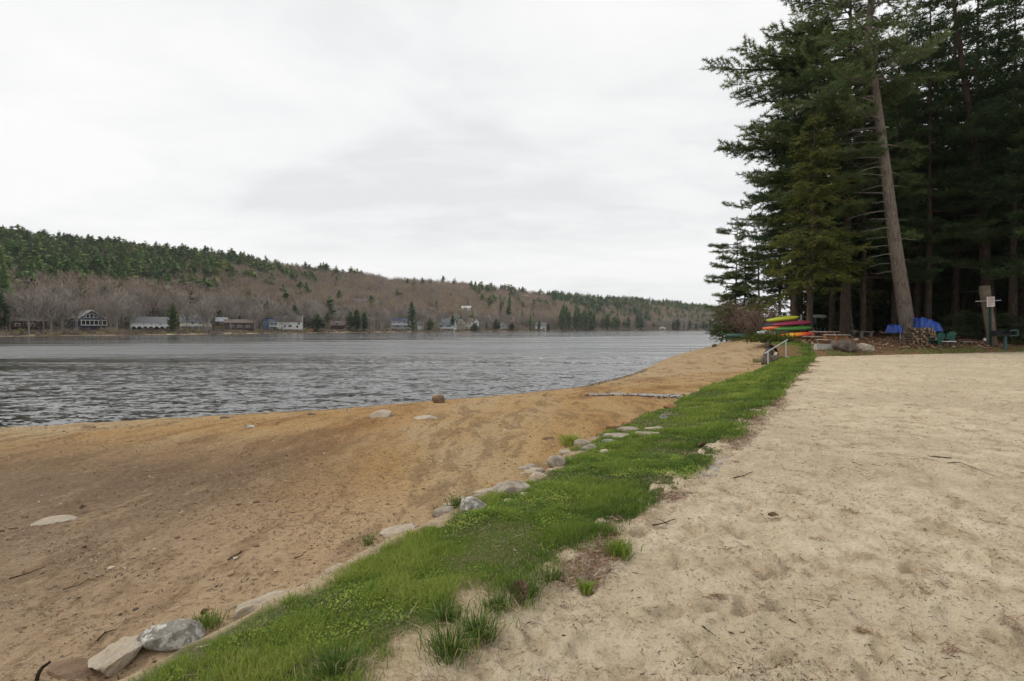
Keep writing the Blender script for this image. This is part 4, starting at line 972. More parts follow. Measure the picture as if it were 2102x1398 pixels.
def rock(label, x0, x1, y0, y1, kind, seed, rough=0.10, planes=7, depth=0.7, sink=0.42, name='rock', yaw=0.0, group=None, flat_top=0.0, d_over=None):
    base = hit((x0 + x1) / 2, y1 - 0.0); Y = base[1]
    Wd = (x1 - x0) / F * Y
    # apparent height mixes the rise of the stone and its footprint seen from above
    dn = (((y0 + y1) / 2) - 675) / F
    Hh = max(0.05, (y1 - y0) / F * Y)
    D = depth * Wd
    rise = max(0.25 * Hh, Hh - D * dn * 0.9)
    rg = np.random.default_rng(seed)
    V, Fc = (ICO4 if Wd / Y * F > 60 else ICO3); V = V.copy()
    for k in range(planes):
        n = rg.normal(size=3); n[2] = abs(n[2]) * 0.7; n /= np.linalg.norm(n); dd_ = rg.uniform(0.55, 0.9)
        s = V @ n - dd_; V -= np.maximum(s, 0)[:, None] * n * 0.92
    if flat_top: V[:, 2] = np.where(V[:, 2] > flat_top, flat_top + (V[:, 2] - flat_top) * 0.15, V[:, 2])
    ns = (fbm(V[:, 0] * 2.1 + V[:, 2] * 1.3 + seed, V[:, 1] * 2.1 - V[:, 2] * 0.9, seed, 4) - 0.5) * 2 * rough + (fbm(V[:, 0] * 9 + V[:, 2] * 5, V[:, 1] * 9 + seed, seed + 3, 3) - 0.5) * rough * 0.5
    V *= (1 + ns)[:, None]
    mn, mx = V.min(0), V.max(0); V = (V - (mn + mx) / 2) / (mx - mn)
    Ht = rise / (1 - sink)
    V *= np.array((Wd, D, Ht)); V[:, 2] += Ht * (0.5 - sink)
    m = MB(); m.add(V, Fc)
    o = m.build(name, M_ROCK[kind], smooth=True)
    c = base + np.array((0, D * 0.45, 0)); c[2] = float(terrain(c[0], c[1])) - 0.01
    if d_over is not None: c[2] += d_over
    o.location = c; o.rotation_euler = (0, 0, R(yaw)); ROCKS.append((c[0], c[1], Wd * 0.46)); tag(o, label, 'rock', group); return o
EDGE = 'rocks edging the grass strip'
for i, a in enumerate((
    ('grey boulder blotched with white lichen at the near end of the grass strip', 264, 396, 1262, 1342, 'lichen', dict(rough=0.10, depth=0.60, sink=0.22, planes=6, d_over=0.02)),
    ('reddish brown sandstone block half buried with a dark stick beside it', 62, 195, 1352, 1396, 'brown', dict(depth=0.6, sink=0.55)),
    ('thin layered flat rock just before the white lichened boulder', 884, 932, 1034, 1058, 'grey', dict(depth=0.8, sink=0.4, flat_top=0.3)),
    ('whitish lichened boulder rounded on top beside a tuft', 940, 1004, 1010, 1050, 'lichen', dict(sink=0.3)),
    ('largest long tan-grey boulder of the edging, sloping to the beach', 1004, 1096, 974, 1016, 'grey', dict(depth=0.8, sink=0.35, yaw=20)),
    ('flat tan rock lying against the back of the largest edging boulder', 1086, 1130, 962, 982, 'tan', dict(sink=0.4)),
    ('flat grey stone behind the largest edging boulder on the beach side', 1062, 1110, 948, 966, 'grey', dict(sink=0.4)),
    ('round smooth grey boulder standing alone at the turf edge', 1122, 1164, 929, 958, 'grey', dict(planes=2, rough=0.05, sink=0.2)),
    ('rounded grey stone beside the yellow-green plant', 1178, 1216, 897, 917, 'grey', dict(planes=2, rough=0.06, sink=0.3)),
    ('rounded tan stone touching the grey one by the yellow-green plant', 1192, 1230, 907, 924, 'grey', dict(planes=3, sink=0.3)),
    ('small pale stone set before the flat stepping stones', 1234, 1264, 898, 909, 'lichen', dict(sink=0.4)),
    ('long flat stone, lakeward one of the stepping stones', 1242, 1302, 885, 899, 'grey', dict(planes=3, sink=0.5, flat_top=0.2)),
    ('flat oval stone behind the long flat stepping stone', 1268, 1317, 872, 886, 'grey', dict(sink=0.4, flat_top=0.2)),
    ('broad flat stone nearest the grass among the stepping stones', 1308, 1360, 882, 898, 'grey', dict(sink=0.5, flat_top=0.2)),
    ('narrow flat stone behind the broad one in the grass', 1326, 1370, 873, 884, 'tan', dict(sink=0.5, flat_top=0.2)),
    ('low tan stone sunk in grass before the broad flat one', 1296, 1336, 897, 905, 'tan', dict(sink=0.5)),
    ('orange flat sandstone beyond the stepping stones on the beach side', 1244, 1286, 866, 881, 'sandstone', dict(sink=0.4, flat_top=0.2)),
    ('pale stone pair end in long grass beyond the stepping stones', 1352, 1374, 848, 861, 'lichen', dict(sink=0.3)),
    ('small pale stone right next to another in the long grass', 1370, 1384, 844, 853, 'grey', dict(sink=0.3)),
    ('rust-brown square block at the turf edge near the trickle', 1363, 1392, 826, 838, 'sandstone', dict(sink=0.2, planes=9)),
    ('tan stone sunk in the grass right of the whitish boulder', 1064, 1094, 1006, 1020, 'tan', dict(sink=0.5)),
    ('small tan stone sunk in grass above the whitish boulder', 1030, 1052, 1022, 1030, 'tan', dict(sink=0.5)),
    ('flat pale stone in the grass beside the round smooth boulder', 1164, 1192, 938, 948, 'tan', dict(sink=0.5)),
    ('half grown-over stone in the grass behind the round smooth boulder', 1230, 1254, 920, 933, 'tan', dict(sink=0.5)),
    ('orange sandstone chunk on the beach behind the stepping stones', 1296, 1330, 850, 860, 'sandstone', dict(sink=0.5)),
    ('long low tan rock at the turf edge before the rounded grey stones', 1120, 1150, 958, 966, 'tan', dict(sink=0.5)),
)):
    rock(*a[:6], 1000 + i * 7, group=EDGE, **a[6])
for i, a in enumerate((('pale flat slab tilted towards the lake, touching the lichen boulder', (200, 1396), (278, 1326), 0.24, 0.055, 'tan'), ('long pale slab lying along the turf edge, nearest of the slabs', (478, 1268), (640, 1199), 0.20, 0.11, 'tan'),
    ('pale slab with a small dark hollow under its lakeward end', (668, 1164), (766, 1133), 0.24, 0.075, 'tan'), ('low pale slab blending into the sand above the hollowed one', (776, 1106), (860, 1074), 0.26, 0.07, 'tan'))):
    slab(*a, 1500 + i, (0.04, 0.03, -0.025, -0.02)[i], EDGE)
for i, a in enumerate((
    ('brown boulder standing at the water edge', 885, 912, 807, 827, 'brown', dict(planes=6, depth=0.8, sink=0.12)),
    ('broad low tan boulder on the beach left of the standing brown one', 754, 803, 837, 857, 'tan', dict(sink=0.35)),
    ('low sand-covered rock between the standing brown boulder and the broad tan one', 846, 902, 849, 861, 'tan', dict(sink=0.6)),
    ('small dark rock at the waterline far left', 160, 190, 870, 881, 'brown', dict(sink=0.3)),
    ('flat grey rock sunk in the sand at the left edge of the beach', 54, 142, 1050, 1077, 'tan', dict(depth=0.6, sink=0.6, yaw=8)),
    ('small brown rock on open sand before the stepping stones', 1112, 1138, 893, 903, 'brown', dict(sink=0.3)),
    ('little dark rock at the waterline left of the broad tan boulder', 630, 646, 846, 852, 'dark', dict(sink=0.3)),
    ('dark driftwood-like rock on the waterline, middle of the shore', 447, 470, 852, 859, 'dark', dict(sink=0.3)),
    ('pale flat stone on the open beach below the waterline rocks', 497, 522, 870, 877, 'lichen', dict(sink=0.5)),
    ('dark rock on the tip of the beach before the leaning bushes', 1462, 1474, 705, 712, 'dark', dict(sink=0.2)),
)):
    rock(*a[:6], 2000 + i * 7, group=None, **a[6])
for i, a in enumerate((
    ('dark stone at the top of the little wall by the handrail', 1572, 1592, 702, 716, 'dark'), ('dark stone in the middle of the wall left of the handrail', 1570, 1590, 714, 730, 'dark'),
    ('brown stone low in the wall under the handrail', 1566, 1590, 724, 748, 'dark'), ('reddish stone at the right foot of the handrail wall', 1584, 1604, 728, 742, 'dark'),
    ('grey mossy stone right of the wall under the rail', 1592, 1608, 720, 734, 'grey'), ('flat pale stone at the foot of the upper rail post', 1614, 1630, 731, 736, 'lichen'))):
    rock(*a, 3000 + i * 7, sink=0.25, depth=0.9, group='stones of the wall by the handrail')
rock('large flat grey boulder in front of the picnic table', 1718, 1770, 703, 726, 'dark', 4001, rough=0.08, planes=6, depth=0.8, sink=0.2, name='boulder', flat_top=0.30)
rock('low mottled rock lying against the large flat boulder', 1756, 1802, 707, 722, 'grey', 4003, planes=5, sink=0.35, name='boulder')

q_ = np.random.default_rng(64)
for k in range(30):   # small half buried stones closing the gaps of the edging
    f = q_.uniform(0, 1); px = 868 + f * 520; py = float(np.interp(px, [868, 1010, 1110, 1180, 1290, 1388], [1058, 1004, 965, 918, 870, 830])) + q_.normal(0, 3)
    w_ = q_.uniform(14, 34) * (1.15 - 0.4 * f); h_ = w_ * q_.uniform(0.28, 0.42)
    if any(abs(px - (CX + F * a / b_)) < w_ * 0.35 and abs(py - 8 - (675 + F * 1.7 / b_)) < 14 for (a, b_, r) in ROCKS): continue
    rock('small half-buried stone closing a gap in the stone edging', px - w_ / 2, px + w_ / 2, py - h_, py, ('tan', 'grey', 'tan', 'sandstone')[k % 4], 5000 + k * 3, planes=5, sink=0.5, flat_top=0.3, group='small half-buried stones of the edging')

# ------------------------------------------------------------------ grass, litter
rg = np.random.default_rng(21)
def surf(X, Y):
    X = np.asarray(X); z = terrain(X, Y)
    return np.where(X < xl(Y), beach_s(X, Y), z + (fbm(X * 3, Y * 3, 41, 4) - 0.5) * 0.05 * near(Y) + 0.012)
def blades(m, X, Y, h, w, tint, lean=0.45):
    n = len(X); Z = surf(X, Y) - 0.006
    az = rg.uniform(0, 6.28, n); d = np.stack([np.cos(az), np.sin(az)], 1); l = rg.uniform(0.1, 1, n) * lean * h
    sv = np.stack([-d[:, 1], d[:, 0]], 1) * (w * 0.5)[:, None]
    # blades turn any way round
    a2 = rg.uniform(0, 6.28, n); sv = np.stack([np.cos(a2), np.sin(a2)], 1) * (w * 0.5)[:, None]
    b0 = np.stack([X, Y], 1); b1 = b0 + d * (l * 0.35)[:, None]; b2 = b0 + d * l[:, None]
    V = np.empty((n, 5, 3)); V[:, 0, :2] = b0 - sv; V[:, 1, :2] = b0 + sv; V[:, 0, 2] = V[:, 1, 2] = Z
    V[:, 2, :2] = b1 + sv * 0.8; V[:, 3, :2] = b1 - sv * 0.8; V[:, 2, 2] = V[:, 3, 2] = Z + h * 0.6
    V[:, 4, :2] = b2; V[:, 4, 2] = Z + h * rg.uniform(0.85, 1.0, n)
    k = np.arange(n)[:, None] * 5
    m.add(V.reshape(-1, 3), [k + np.array([[0, 1, 2, 3]]), k + np.array([[3, 2, 4]])], np.repeat(tint, 5))
def lawn_pts(n, ya, yb, pad=0.0):
    Y = np.sqrt(rg.uniform(ya ** 2, yb ** 2, n)) if yb < 20 else rg.uniform(ya, yb, n)
    a, b_ = xl(Y), xr(Y); u = rg.uniform(-0.02 - pad, 1.03 + pad, n); return a + (b_ - a) * u, Y, u
gm = MB()
for (n, ya, yb, hm, wm) in ((18000, 0.1, 1.95, 0.042, 0.005), (95000, 1.9, 5.0, 0.042, 0.0042), (90000, 4.6, 9.0, 0.046, 0.0066), (70000, 8.5, 17.0, 0.055, 0.012), (65000, 16.0, 39.0, 0.075, 0.026)):
    X, Y, u = lawn_pts(n, ya, yb, 0.0)
    br = bare(X, Y); cl_ = fbm(X * 2.6, Y * 2.6, 141, 4); cl2 = fbm(X * 0.8, Y * 0.8, 147, 3)
    edge = np.clip((1.0 - u) * 6 + (cl_ - 0.5) * 3, 0, 1) * np.clip(u * 14 + (cl_ - 0.45) * 3, 0, 1)
    keep = rg.uniform(size=n) < np.clip(1.08 - br * 1.15, 0.05, 1) * (0.55 + 0.45 * sstep(cl_, 0.30, 0.46)) * (0.25 + 0.75 * edge)
    for (rx, ry, r_) in ROCKS: keep &= (X - rx) ** 2 + (Y - ry) ** 2 > r_ * r_
    keep &= ~((Y < 5.2) & (u < 0.02 + 0.55 * (fbm(X * 4, Y * 4, 57, 3) - 0.42))) | (rg.uniform(size=n) < 0.12)
    X, Y, u, br, cl_, cl2 = [q_[keep] for q_ in (X, Y, u, br, cl_, cl2)]; n = len(X)
    h = hm * rg.uniform(0.55, 1.25, n) * (0.6 + 1.0 * sstep(cl_, 0.42, 0.68)) * (1 + 0.7 * sstep(u, 0.55, 0.9) * sstep(cl2, 0.4, 0.6))
    tn = 0.42 + (cl_ - 0.5) * 0.9 + (cl2 - 0.5) * 0.5 + rg.normal(0, 0.10, n) - 0.20 * sstep(u, 0.55, 0.9)
    tn = np.clip(tn, 0.02, 0.78); dry = rg.uniform(size=n) < 0.11 + 0.22 * sstep(cl_, 0.46, 0.34) + 0.10 * sstep(cl2, 0.5, 0.35) + 0.55 * br * (br > 0.25); tn = np.where(dry, rg.uniform(0.86, 1, n), tn)
    h = np.where(dry, h * 0.7, h)
    blades(gm, X, Y, h, np.full(n, wm) * rg.uniform(0.7, 1.3, n), tn, 0.9)
# low leafy clover patches
X, Y, u = lawn_pts(100000, 0.5, 9.5)
cl2 = fbm(X * 1.1, Y * 1.1, 151, 4); keep = (rg.uniform(size=len(X)) < sstep(cl2, 0.42, 0.56) * (1 - bare(X, Y)) * np.clip(u * 8 - 0.8, 0, 1))
for (rx, ry, r_) in ROCKS: keep &= (X - rx) ** 2 + (Y - ry) ** 2 > r_ * r_
X, Y = X[keep], Y[keep]; n = len(X)
c_ = np.stack([X, Y, surf(X, Y) + rg.uniform(0.008, 0.040, n)], 1); s_ = rg.uniform(0.0045, 0.0095, n) * (0.8 + Y * 0.07); az = rg.uniform(0, 6.28, n)
e1 = np.stack([np.cos(az), np.sin(az), rg.normal(0, 0.35, n)], 1) * s_[:, None]; e2 = np.stack([-np.sin(az), np.cos(az), rg.normal(0, 0.35, n)], 1) * s_[:, None] * 0.8
gm.add(np.stack([c_ - e1, c_ + e2, c_ + e1, c_ - e2], 1).reshape(-1, 3), np.arange(4 * n).reshape(-1, 4), np.repeat(np.clip(0.47 + (fbm(X * 6, Y * 6, 155, 3) - 0.5) * 0.9 + rg.normal(0, 0.07, n), 0.05, 0.78), 4))
o = gm.build('grass', M_grass); tag(o, 'green grass and clover growing on the strip between the beach and the court', 'grass', None, 'stuff')

def tuft(px, py, rad, h, n, label, tlo=0.05, thi=0.35, dry=0.12, w=0.005):
    p = hit(px, py); r_ = np.abs(rg.normal(0, rad * 0.5, n)); az = rg.uniform(0, 6.28, n)
    m = MB(); bx = r_ * np.cos(az); by = r_ * np.sin(az)
    for _ in (0,):
        hh_ = h * rg.uniform(0.5, 1.15, n); d = np.stack([np.cos(az), np.sin(az)], 1) + rg.normal(0, 0.5, (n, 2)); l = hh_ * rg.uniform(0.25, 0.95, n)
        a2 = rg.uniform(0, 6.28, n); sv = np.stack([np.cos(a2), np.sin(a2)], 1) * w * 0.5
        V = np.zeros((n, 5, 3)); b0 = np.stack([bx, by], 1)
        V[:, 0, :2] = b0 - sv; V[:, 1, :2] = b0 + sv; V[:, 0, 2] = V[:, 1, 2] = -0.02
        V[:, 2, :2] = b0 + d * (l * 0.4)[:, None] + sv * 0.8; V[:, 3, :2] = b0 + d * (l * 0.4)[:, None] - sv * 0.8; V[:, 2, 2] = V[:, 3, 2] = hh_ * 0.65
        V[:, 4, :2] = b0 + d * l[:, None]; V[:, 4, 2] = hh_ * 0.9
        tn = np.where(rg.uniform(size=n) < dry, rg.uniform(0.85, 1, n), rg.uniform(tlo, thi, n)); k = np.arange(n)[:, None] * 5
        m.add(V.reshape(-1, 3), [k + np.array([[0, 1, 2, 3]]), k + np.array([[3, 2, 4]])], np.repeat(tn, 5))
    o = m.build('grass_tuft', M_grass); o.location = (p[0], p[1], float(surf(p[0], p[1]))); tag(o, label, 'grass tuft', 'tufts of longer grass in the sand')
for a in ((985, 1310, 0.09, 0.115, 260, 'dark bushy tuft closest to the court sand at the near end'), (925, 1345, 0.13, 0.12, 300, 'wide dark tuft at the very bottom of the grass strip'), (1075, 1225, 0.12, 0.11, 300, 'blue-green tuft holding the brown cone'),
          (915, 1280, 0.10, 0.10, 220, 'tuft of long blades beside the clover patch'), (1020, 1255, 0.10, 0.09, 200, 'small dark tuft left of the one with the brown cone'), (1130, 1195, 0.10, 0.09, 180, 'thin spread tuft right of the one with the brown cone'),
          (1270, 1138, 0.10, 0.09, 260, 'leafy bright tuft spilling onto the court sand', 0.35, 0.62, 0.02, 0.008), (1201, 1212, 0.045, 0.06, 110, 'little bright green tuft alone on the court sand', 0.45, 0.7, 0.0, 0.007), (1172, 913, 0.14, 0.22, 90, 'yellow-green leafy plant beside the rounded grey stones', 0.6, 0.8, 0.0, 0.02),
          (936, 1040, 0.10, 0.16, 140, 'tuft of tall blades between the layered rock and the whitish boulder'), (757, 1118, 0.06, 0.09, 80, 'small green tuft on the pale slabs'), (424, 1290, 0.12, 0.065, 220, 'grass tuft right behind the lichen blotched boulder', 0.25, 0.5), (690, 1390, 0.12, 0.12, 260, 'dark tuft cut by the lower edge of the picture'),
          (1590, 741, 0.5, 0.35, 160, 'clump of dry weeds at the foot of the handrail wall', 0.1, 0.5, 0.5, 0.03), (1555, 744, 0.4, 0.3, 120, 'low brown weeds left of the handrail wall', 0.2, 0.5, 0.6, 0.03)):
    tuft(*a)
# brown cone lying in the tuft
p = hit(1057, 1236); m = MB()
for k in range(60):
    a = k * 2.4; z = k / 60 * 0.11; r_ = 0.034 * math.sin(min(1, z / 0.11 + 0.12) * 3.0) + 0.006
    c = np.array((r_ * math.cos(a), r_ * math.sin(a), z)); e1 = np.array((math.cos(a), math.sin(a), 0.6)) * 0.018; e2 = np.array((-math.sin(a), math.cos(a), 0)) * 0.011
    m.add([c - e2 * 0.6, c + e1 * 0.6 - e2, c + e1, c + e1 * 0.6 + e2, c + e2 * 0.6], [(0, 1, 2, 3, 4)])
o = m.build('pine_cone', P['dead_leaf']); o.location = (p[0], p[1], p[2] + 0.03); o.rotation_euler = (0.5, 0.3, 0.4); tag(o, 'brown cone standing in the blue-green grass tuft', 'pine cone')

def slivers(m, X, Y, L, w, tint, lift=0.004, flat=0.12):
    n = len(X); az = rg.uniform(0, 6.28, n); Z = np.where(X > xr(Y), court_s(X, Y), surf(X, Y)) + lift
    d = np.stack([np.cos(az), np.sin(az), rg.normal(0, flat, n)], 1) * (L * 0.5)[:, None]; s_ = np.stack([-np.sin(az), np.cos(az), rg.normal(0, 0.5, n)], 1) * (w * 0.5)[:, None]
    k = np.stack([-np.sin(az), np.cos(az), 0 * az], 1) * (L * rg.normal(0, 0.12, n))[:, None]
    c = np.stack([X, Y, Z], 1)
    V = np.stack([c - d - s_ * 0.4, c - d + s_ * 0.4, c + k + s_, c + k - s_, c + d + s_ * 0.3, c + d - s_ * 0.3], 1).reshape(-1, 3)
    i = np.arange(n)[:, None] * 6
    m.add(V, [i + np.array([[0, 1, 2, 3]]), i + np.array([[3, 2, 4, 5]])], np.repeat(tint, 6))
# court: dark specks, needles and needle clusters
m = MB()
n = 34000; Y = 1.6 * np.exp(rg.uniform(0, 3.05, n)); X = rg.uniform(-0.4, 1.02, n) * Y; ok = (X > xr(Y) + 0.02) & (Y < yedge(X) - 0.3); X, Y = X[ok], Y[ok]; n = len(X)
dens = fbm(X * 0.9, Y * 0.9, 171, 4); ok = rg.uniform(size=n) < sstep(dens, 0.30, 0.62); X, Y = X[ok], Y[ok]; n = len(X)
slivers(m, X, Y, rg.gamma(1.5, 0.009, n) * (0.7 + 0.10 * Y) + 0.005, rg.uniform(0.0022, 0.0055, n) * (0.7 + 0.14 * Y), np.where(rg.uniform(size=n) < 0.68, rg.uniform(0.0, 0.4, n), rg.uniform(0.45, 0.8, n)))
for k in range(150):   # clusters of russet pine needles
    Yc_ = 1.8 * math.exp(rg.uniform(0, 2.6)); Xc_ = rg.uniform(-0.1, 0.98) * Yc_
    if Xc_ < xr(Yc_) + 0.1 or Yc_ > yedge(Xc_) - 1: continue
    q_ = int(rg.integers(6, 46)); sp_ = rg.uniform(0.02, 0.09) * (0.8 + 0.06 * Yc_)
    slivers(m, Xc_ + rg.normal(0, sp_ * 1.5, q_), Yc_ + rg.normal(0, sp_, q_), rg.uniform(0.04, 0.10, q_), rg.uniform(0.0016, 0.003, q_) * (0.8 + 0.12 * Yc_), rg.uniform(0.5, 0.72, q_), 0.008, 0.2)
o = m.build('needle_litter', M_litter); tag(o, 'dark specks and russet pine needles scattered over the court sand', 'litter', None, 'stuff')
# russet needle drift along the turf and court edge
m = MB(); n = 26000; Y = 2.2 * np.exp(rg.uniform(0, 2.55, n)); X = xr(Y) + (rg.normal(-0.02, 0.11, n)) * (0.8 + 0.05 * Y)
dn = fbm(X * 1.7, Y * 1.7, 181, 4); ok = rg.uniform(size=n) < sstep(dn, 0.44, 0.62); X, Y = X[ok], Y[ok]; n = len(X)
slivers(m, X, Y, rg.uniform(0.03, 0.10, n) * (0.8 + 0.04 * Y), rg.uniform(0.0016, 0.0035, n) * (0.8 + 0.14 * Y), np.where(rg.uniform(size=n) < 0.75, rg.uniform(0.45, 0.74, n), rg.uniform(0.8, 1, n)), 0.012, 0.3)
# dry straw in the bare turf
n = 22000; X, Y, u = lawn_pts(n, 2.0, 12.0, 0.06); ok = rg.uniform(size=n) < np.clip(bare(X, Y), 0.05, 1); X, Y = X[ok], Y[ok]; n = len(X)
slivers(m, X, Y, rg.uniform(0.03, 0.12, n), rg.uniform(0.002, 0.004, n) * (0.8 + 0.1 * Y), rg.uniform(0.7, 1.0, n), 0.015, 0.4)
o = m.build('needle_drift', M_litter); tag(o, 'russet needles and dry straw drifted along the edge of turf and court', 'litter', None, 'stuff')
# beach: specks, bark crumbs and pebbles
m = MB(); n = 52000; Y = 1.7 * np.exp(rg.uniform(0, 3.1, n)); X = rg.uniform(-1.0, 0.45, n) * Y; ok = (X < xl(Y)) & (X > xw(Y) + 0.15); X, Y = X[ok], Y[ok]; n = len(X)
st_ = fbm((X * 0.88 - Y * 0.47) * 0.35, (X * 0.47 + Y * 0.88) * 1.6, 191, 4); ok = rg.uniform(size=n) < 0.12 + 0.9 * sstep(st_, 0.46, 0.66); X, Y = X[ok], Y[ok]; n = len(X)
slivers(m, X, Y, rg.gamma(1.6, 0.008, n) * (0.7 + 0.11 * Y) + 0.006, rg.uniform(0.003, 0.009, n) * (0.7 + 0.10 * Y), np.where(rg.uniform(size=n) < 0.86, rg.uniform(0.0, 0.42, n), rg.uniform(0.75, 1.0, n)), 0.006, 0.25)
# wrack line just above the water
n = 2000; Y = rg.uniform(14, 40, n); X = xw(Y) + np.abs(rg.normal(0.5, 0.35, n)); slivers(m, X, Y, rg.uniform(0.03, 0.16, n), rg.uniform(0.015, 0.04, n), rg.uniform(0, 0.6, n), 0.01, 0.1)
o = m.build('beach_debris', M_litter); tag(o, 'bark crumbs, specks and pale chips scattered over the ochre beach', 'debris', None, 'stuff')
V0, F0 = ico(1); m = MB(); n = 2200; Y = 1.8 * np.exp(rg.uniform(0, 2.9, n)); X = rg.uniform(-1.0, 0.5, n) * Y; ok = (X < xl(Y) + 0.02) & (X > xw(Y)); X, Y = X[ok], Y[ok]
pb = fbm(X * 0.7, Y * 0.7, 195, 3); nearl = np.exp(-np.abs(X - xl(Y)) / 0.8); ok = rg.uniform(size=len(X)) < 0.10 + 0.5 * sstep(pb, 0.52, 0.7) + 0.6 * nearl; X, Y = X[ok], Y[ok]
for x_, y_ in zip(X, Y):
    s_ = rg.gamma(1.6, 0.0032) * (0.7 + 0.13 * y_) + 0.003; V = V0 * (1 + rg.normal(0, 0.14, (len(V0), 1))) * np.array((s_ * rg.uniform(0.8, 1.6), s_ * rg.uniform(0.8, 1.5), s_ * 0.55)); 
    m.add(V + np.array((x_, y_, float(beach_s(np.float64(x_), np.float64(y_))) + s_ * 0.15)), F0, rg.uniform(0.25, 1.0))
o = m.build('pebbles', M_litter); tag(o, 'small pebbles scattered over the ochre beach', 'pebbles', None, 'stuff')

def twig(pts, r, label, name='twig', seed=0, material=None, stub=True):
    W_ = []
    for (x, y) in pts:
        p = hit(x, y); W_.append(p)
    W_ = np.array(W_); t_ = np.linspace(0, len(W_) - 1, 14); Q = np.stack([np.interp(t_, np.arange(len(W_)), W_[:, i]) for i in range(3)], 1)
    q = np.random.default_rng(seed); Q[:, :2] += q.normal(0, r * 0.6, (14, 2)); o0 = Q[0].copy(); Q[:, 2] += r * 0.9 + 0.006 + np.abs(np.sin(np.linspace(0, 3.1, 14))) * r * 1.2
    m = MB(); m.tube(Q - o0, np.linspace(r, r * 0.45, 14), 5)
    if stub: m.tube([Q[6] - o0, Q[6] - o0 + np.array((q.uniform(-1, 1), q.uniform(-1, 1), 0.4)) * r * 9], [r * 0.5, r * 0.2], 4)
    o = m.build(name, material or M_bark_dark, smooth=True); o.location = o0; tag(o, label, 'twig')
twig([(1908, 940), (1940, 944), (1968, 944)], 0.010, 'thick dark stick lying on the court sand at the right', seed=1, stub=False)
twig([(1945, 952), (1970, 952), (2000, 964), (2040, 980)], 0.0055, 'long thin curving twig on the court sand below the thick stick', seed=2, stub=False)
twig([(1440, 1287), (1452, 1300), (1468, 1311)], 0.004, 'short dark twig on the court sand near the lower edge', seed=3)
twig([(1620, 1276), (1632, 1285), (1647, 1289)], 0.004, 'curved dark twig on the court sand right of the short one', seed=4)
twig([(1515, 1376), (1530, 1381), (1546, 1380)], 0.004, 'dark twig on court sand at the bottom of the picture', seed=5)
p = hit(76, 1398); m = MB(); m.tube([np.array((0, 0, -0.02))] + [at(x, y, p[1]) - p for x, y in ((76, 1392), (80, 1380), (88, 1369), (103, 1359))], [0.010, 0.011, 0.011, 0.009, 0.006], 6); o = m.build('twig', M_bark_dark, smooth=True); o.location = p; tag(o, 'dark curved stick standing up against the reddish sandstone block', 'twig')
twig([(200, 1320), (215, 1306), (242, 1296)], 0.006, 'bent twig on the sand left of the lichen boulder', seed=7)
twig([(470, 1153), (492, 1140), (512, 1128)], 0.006, 'twig lying on the beach above the long pale slab', seed=8)
twig([(605, 1150), (618, 1146), (629, 1134)], 0.005, 'short twig on the beach left of the hollowed slab', seed=9)
twig([(20, 1192), (52, 1184), (92, 1168)], 0.006, 'long low stick on the beach at the left edge', seed=10)
twig([(128, 1214), (165, 1205), (185, 1190)], 0.004, 'thin stick on the beach right of the long low one', seed=11)
twig([(645, 1366), (672, 1346), (715, 1340)], 0.005, 'pale dry branch lying in the clover', seed=12, material=M_deadwood)
twig([(634, 1298), (648, 1288), (663, 1280)], 0.004, 'short pale straw-like stick in the clover', seed=13, material=M_deadwood)
p = hit(1417, 722); m = MB(); m.tube([(0, 0, -0.2), (0.01, 0, 0.35), (-0.02, 0, 0.6)], [0.02, 0.018, 0.012], 5); o = m.build('stake', M_deadwood); o.location = p; tag(o, 'thin stake standing on the far tip of the beach', 'stake')
twig([(1500, 985), (1530, 980), (1545, 970)], 0.006, 'dark twig at the turf edge of the court', seed=15)
twig([(1340, 1082), (1368, 1078), (1386, 1069)], 0.006, 'russet twig lying across the edge of court and turf', seed=16)
# curled dead leaves
for k, (px, py, s_, lab) in enumerate(((1587, 1066, 0.045, 'curled brown leaf alone on the court sand'), (420, 1268, 0.035, 'pale tan leaf between the lichen boulder and the long slab'), (1223, 969, 0.07, 'pale dry leaf lying on the green turf'), (1440, 920, 0.09, 'yellowish leaf at the court side of the turf'), (170, 1050, 0.06, 'dark leaf on the beach right of the flat grey rock'))):
    p = hit(px, py); m = MB(); g_ = np.linspace(-1, 1, 7); V = []; Fc = []
    for i, a in enumerate(g_):
        w_ = (1 - a * a) ** 0.7 * 0.55 + 0.03
        for j in (-1, -0.4, 0.4, 1): V.append((a * s_, j * w_ * s_, s_ * (0.35 * j * j + 0.18 * math.sin(a * 3 + j))))
    for i in range(6):
        for j in range(3): Fc.append((4 * i + j, 4 * i + j + 1, 4 * i + 5 + j, 4 * i + 4 + j))
    m.add(V, Fc); o = m.build('dead_leaf', P['dead_leaf'], smooth=True); o.location = (p[0], p[1], p[2] + 0.03); o.rotation_euler = (0.2, 0.1, k * 1.3); tag(o, lab, 'leaf')

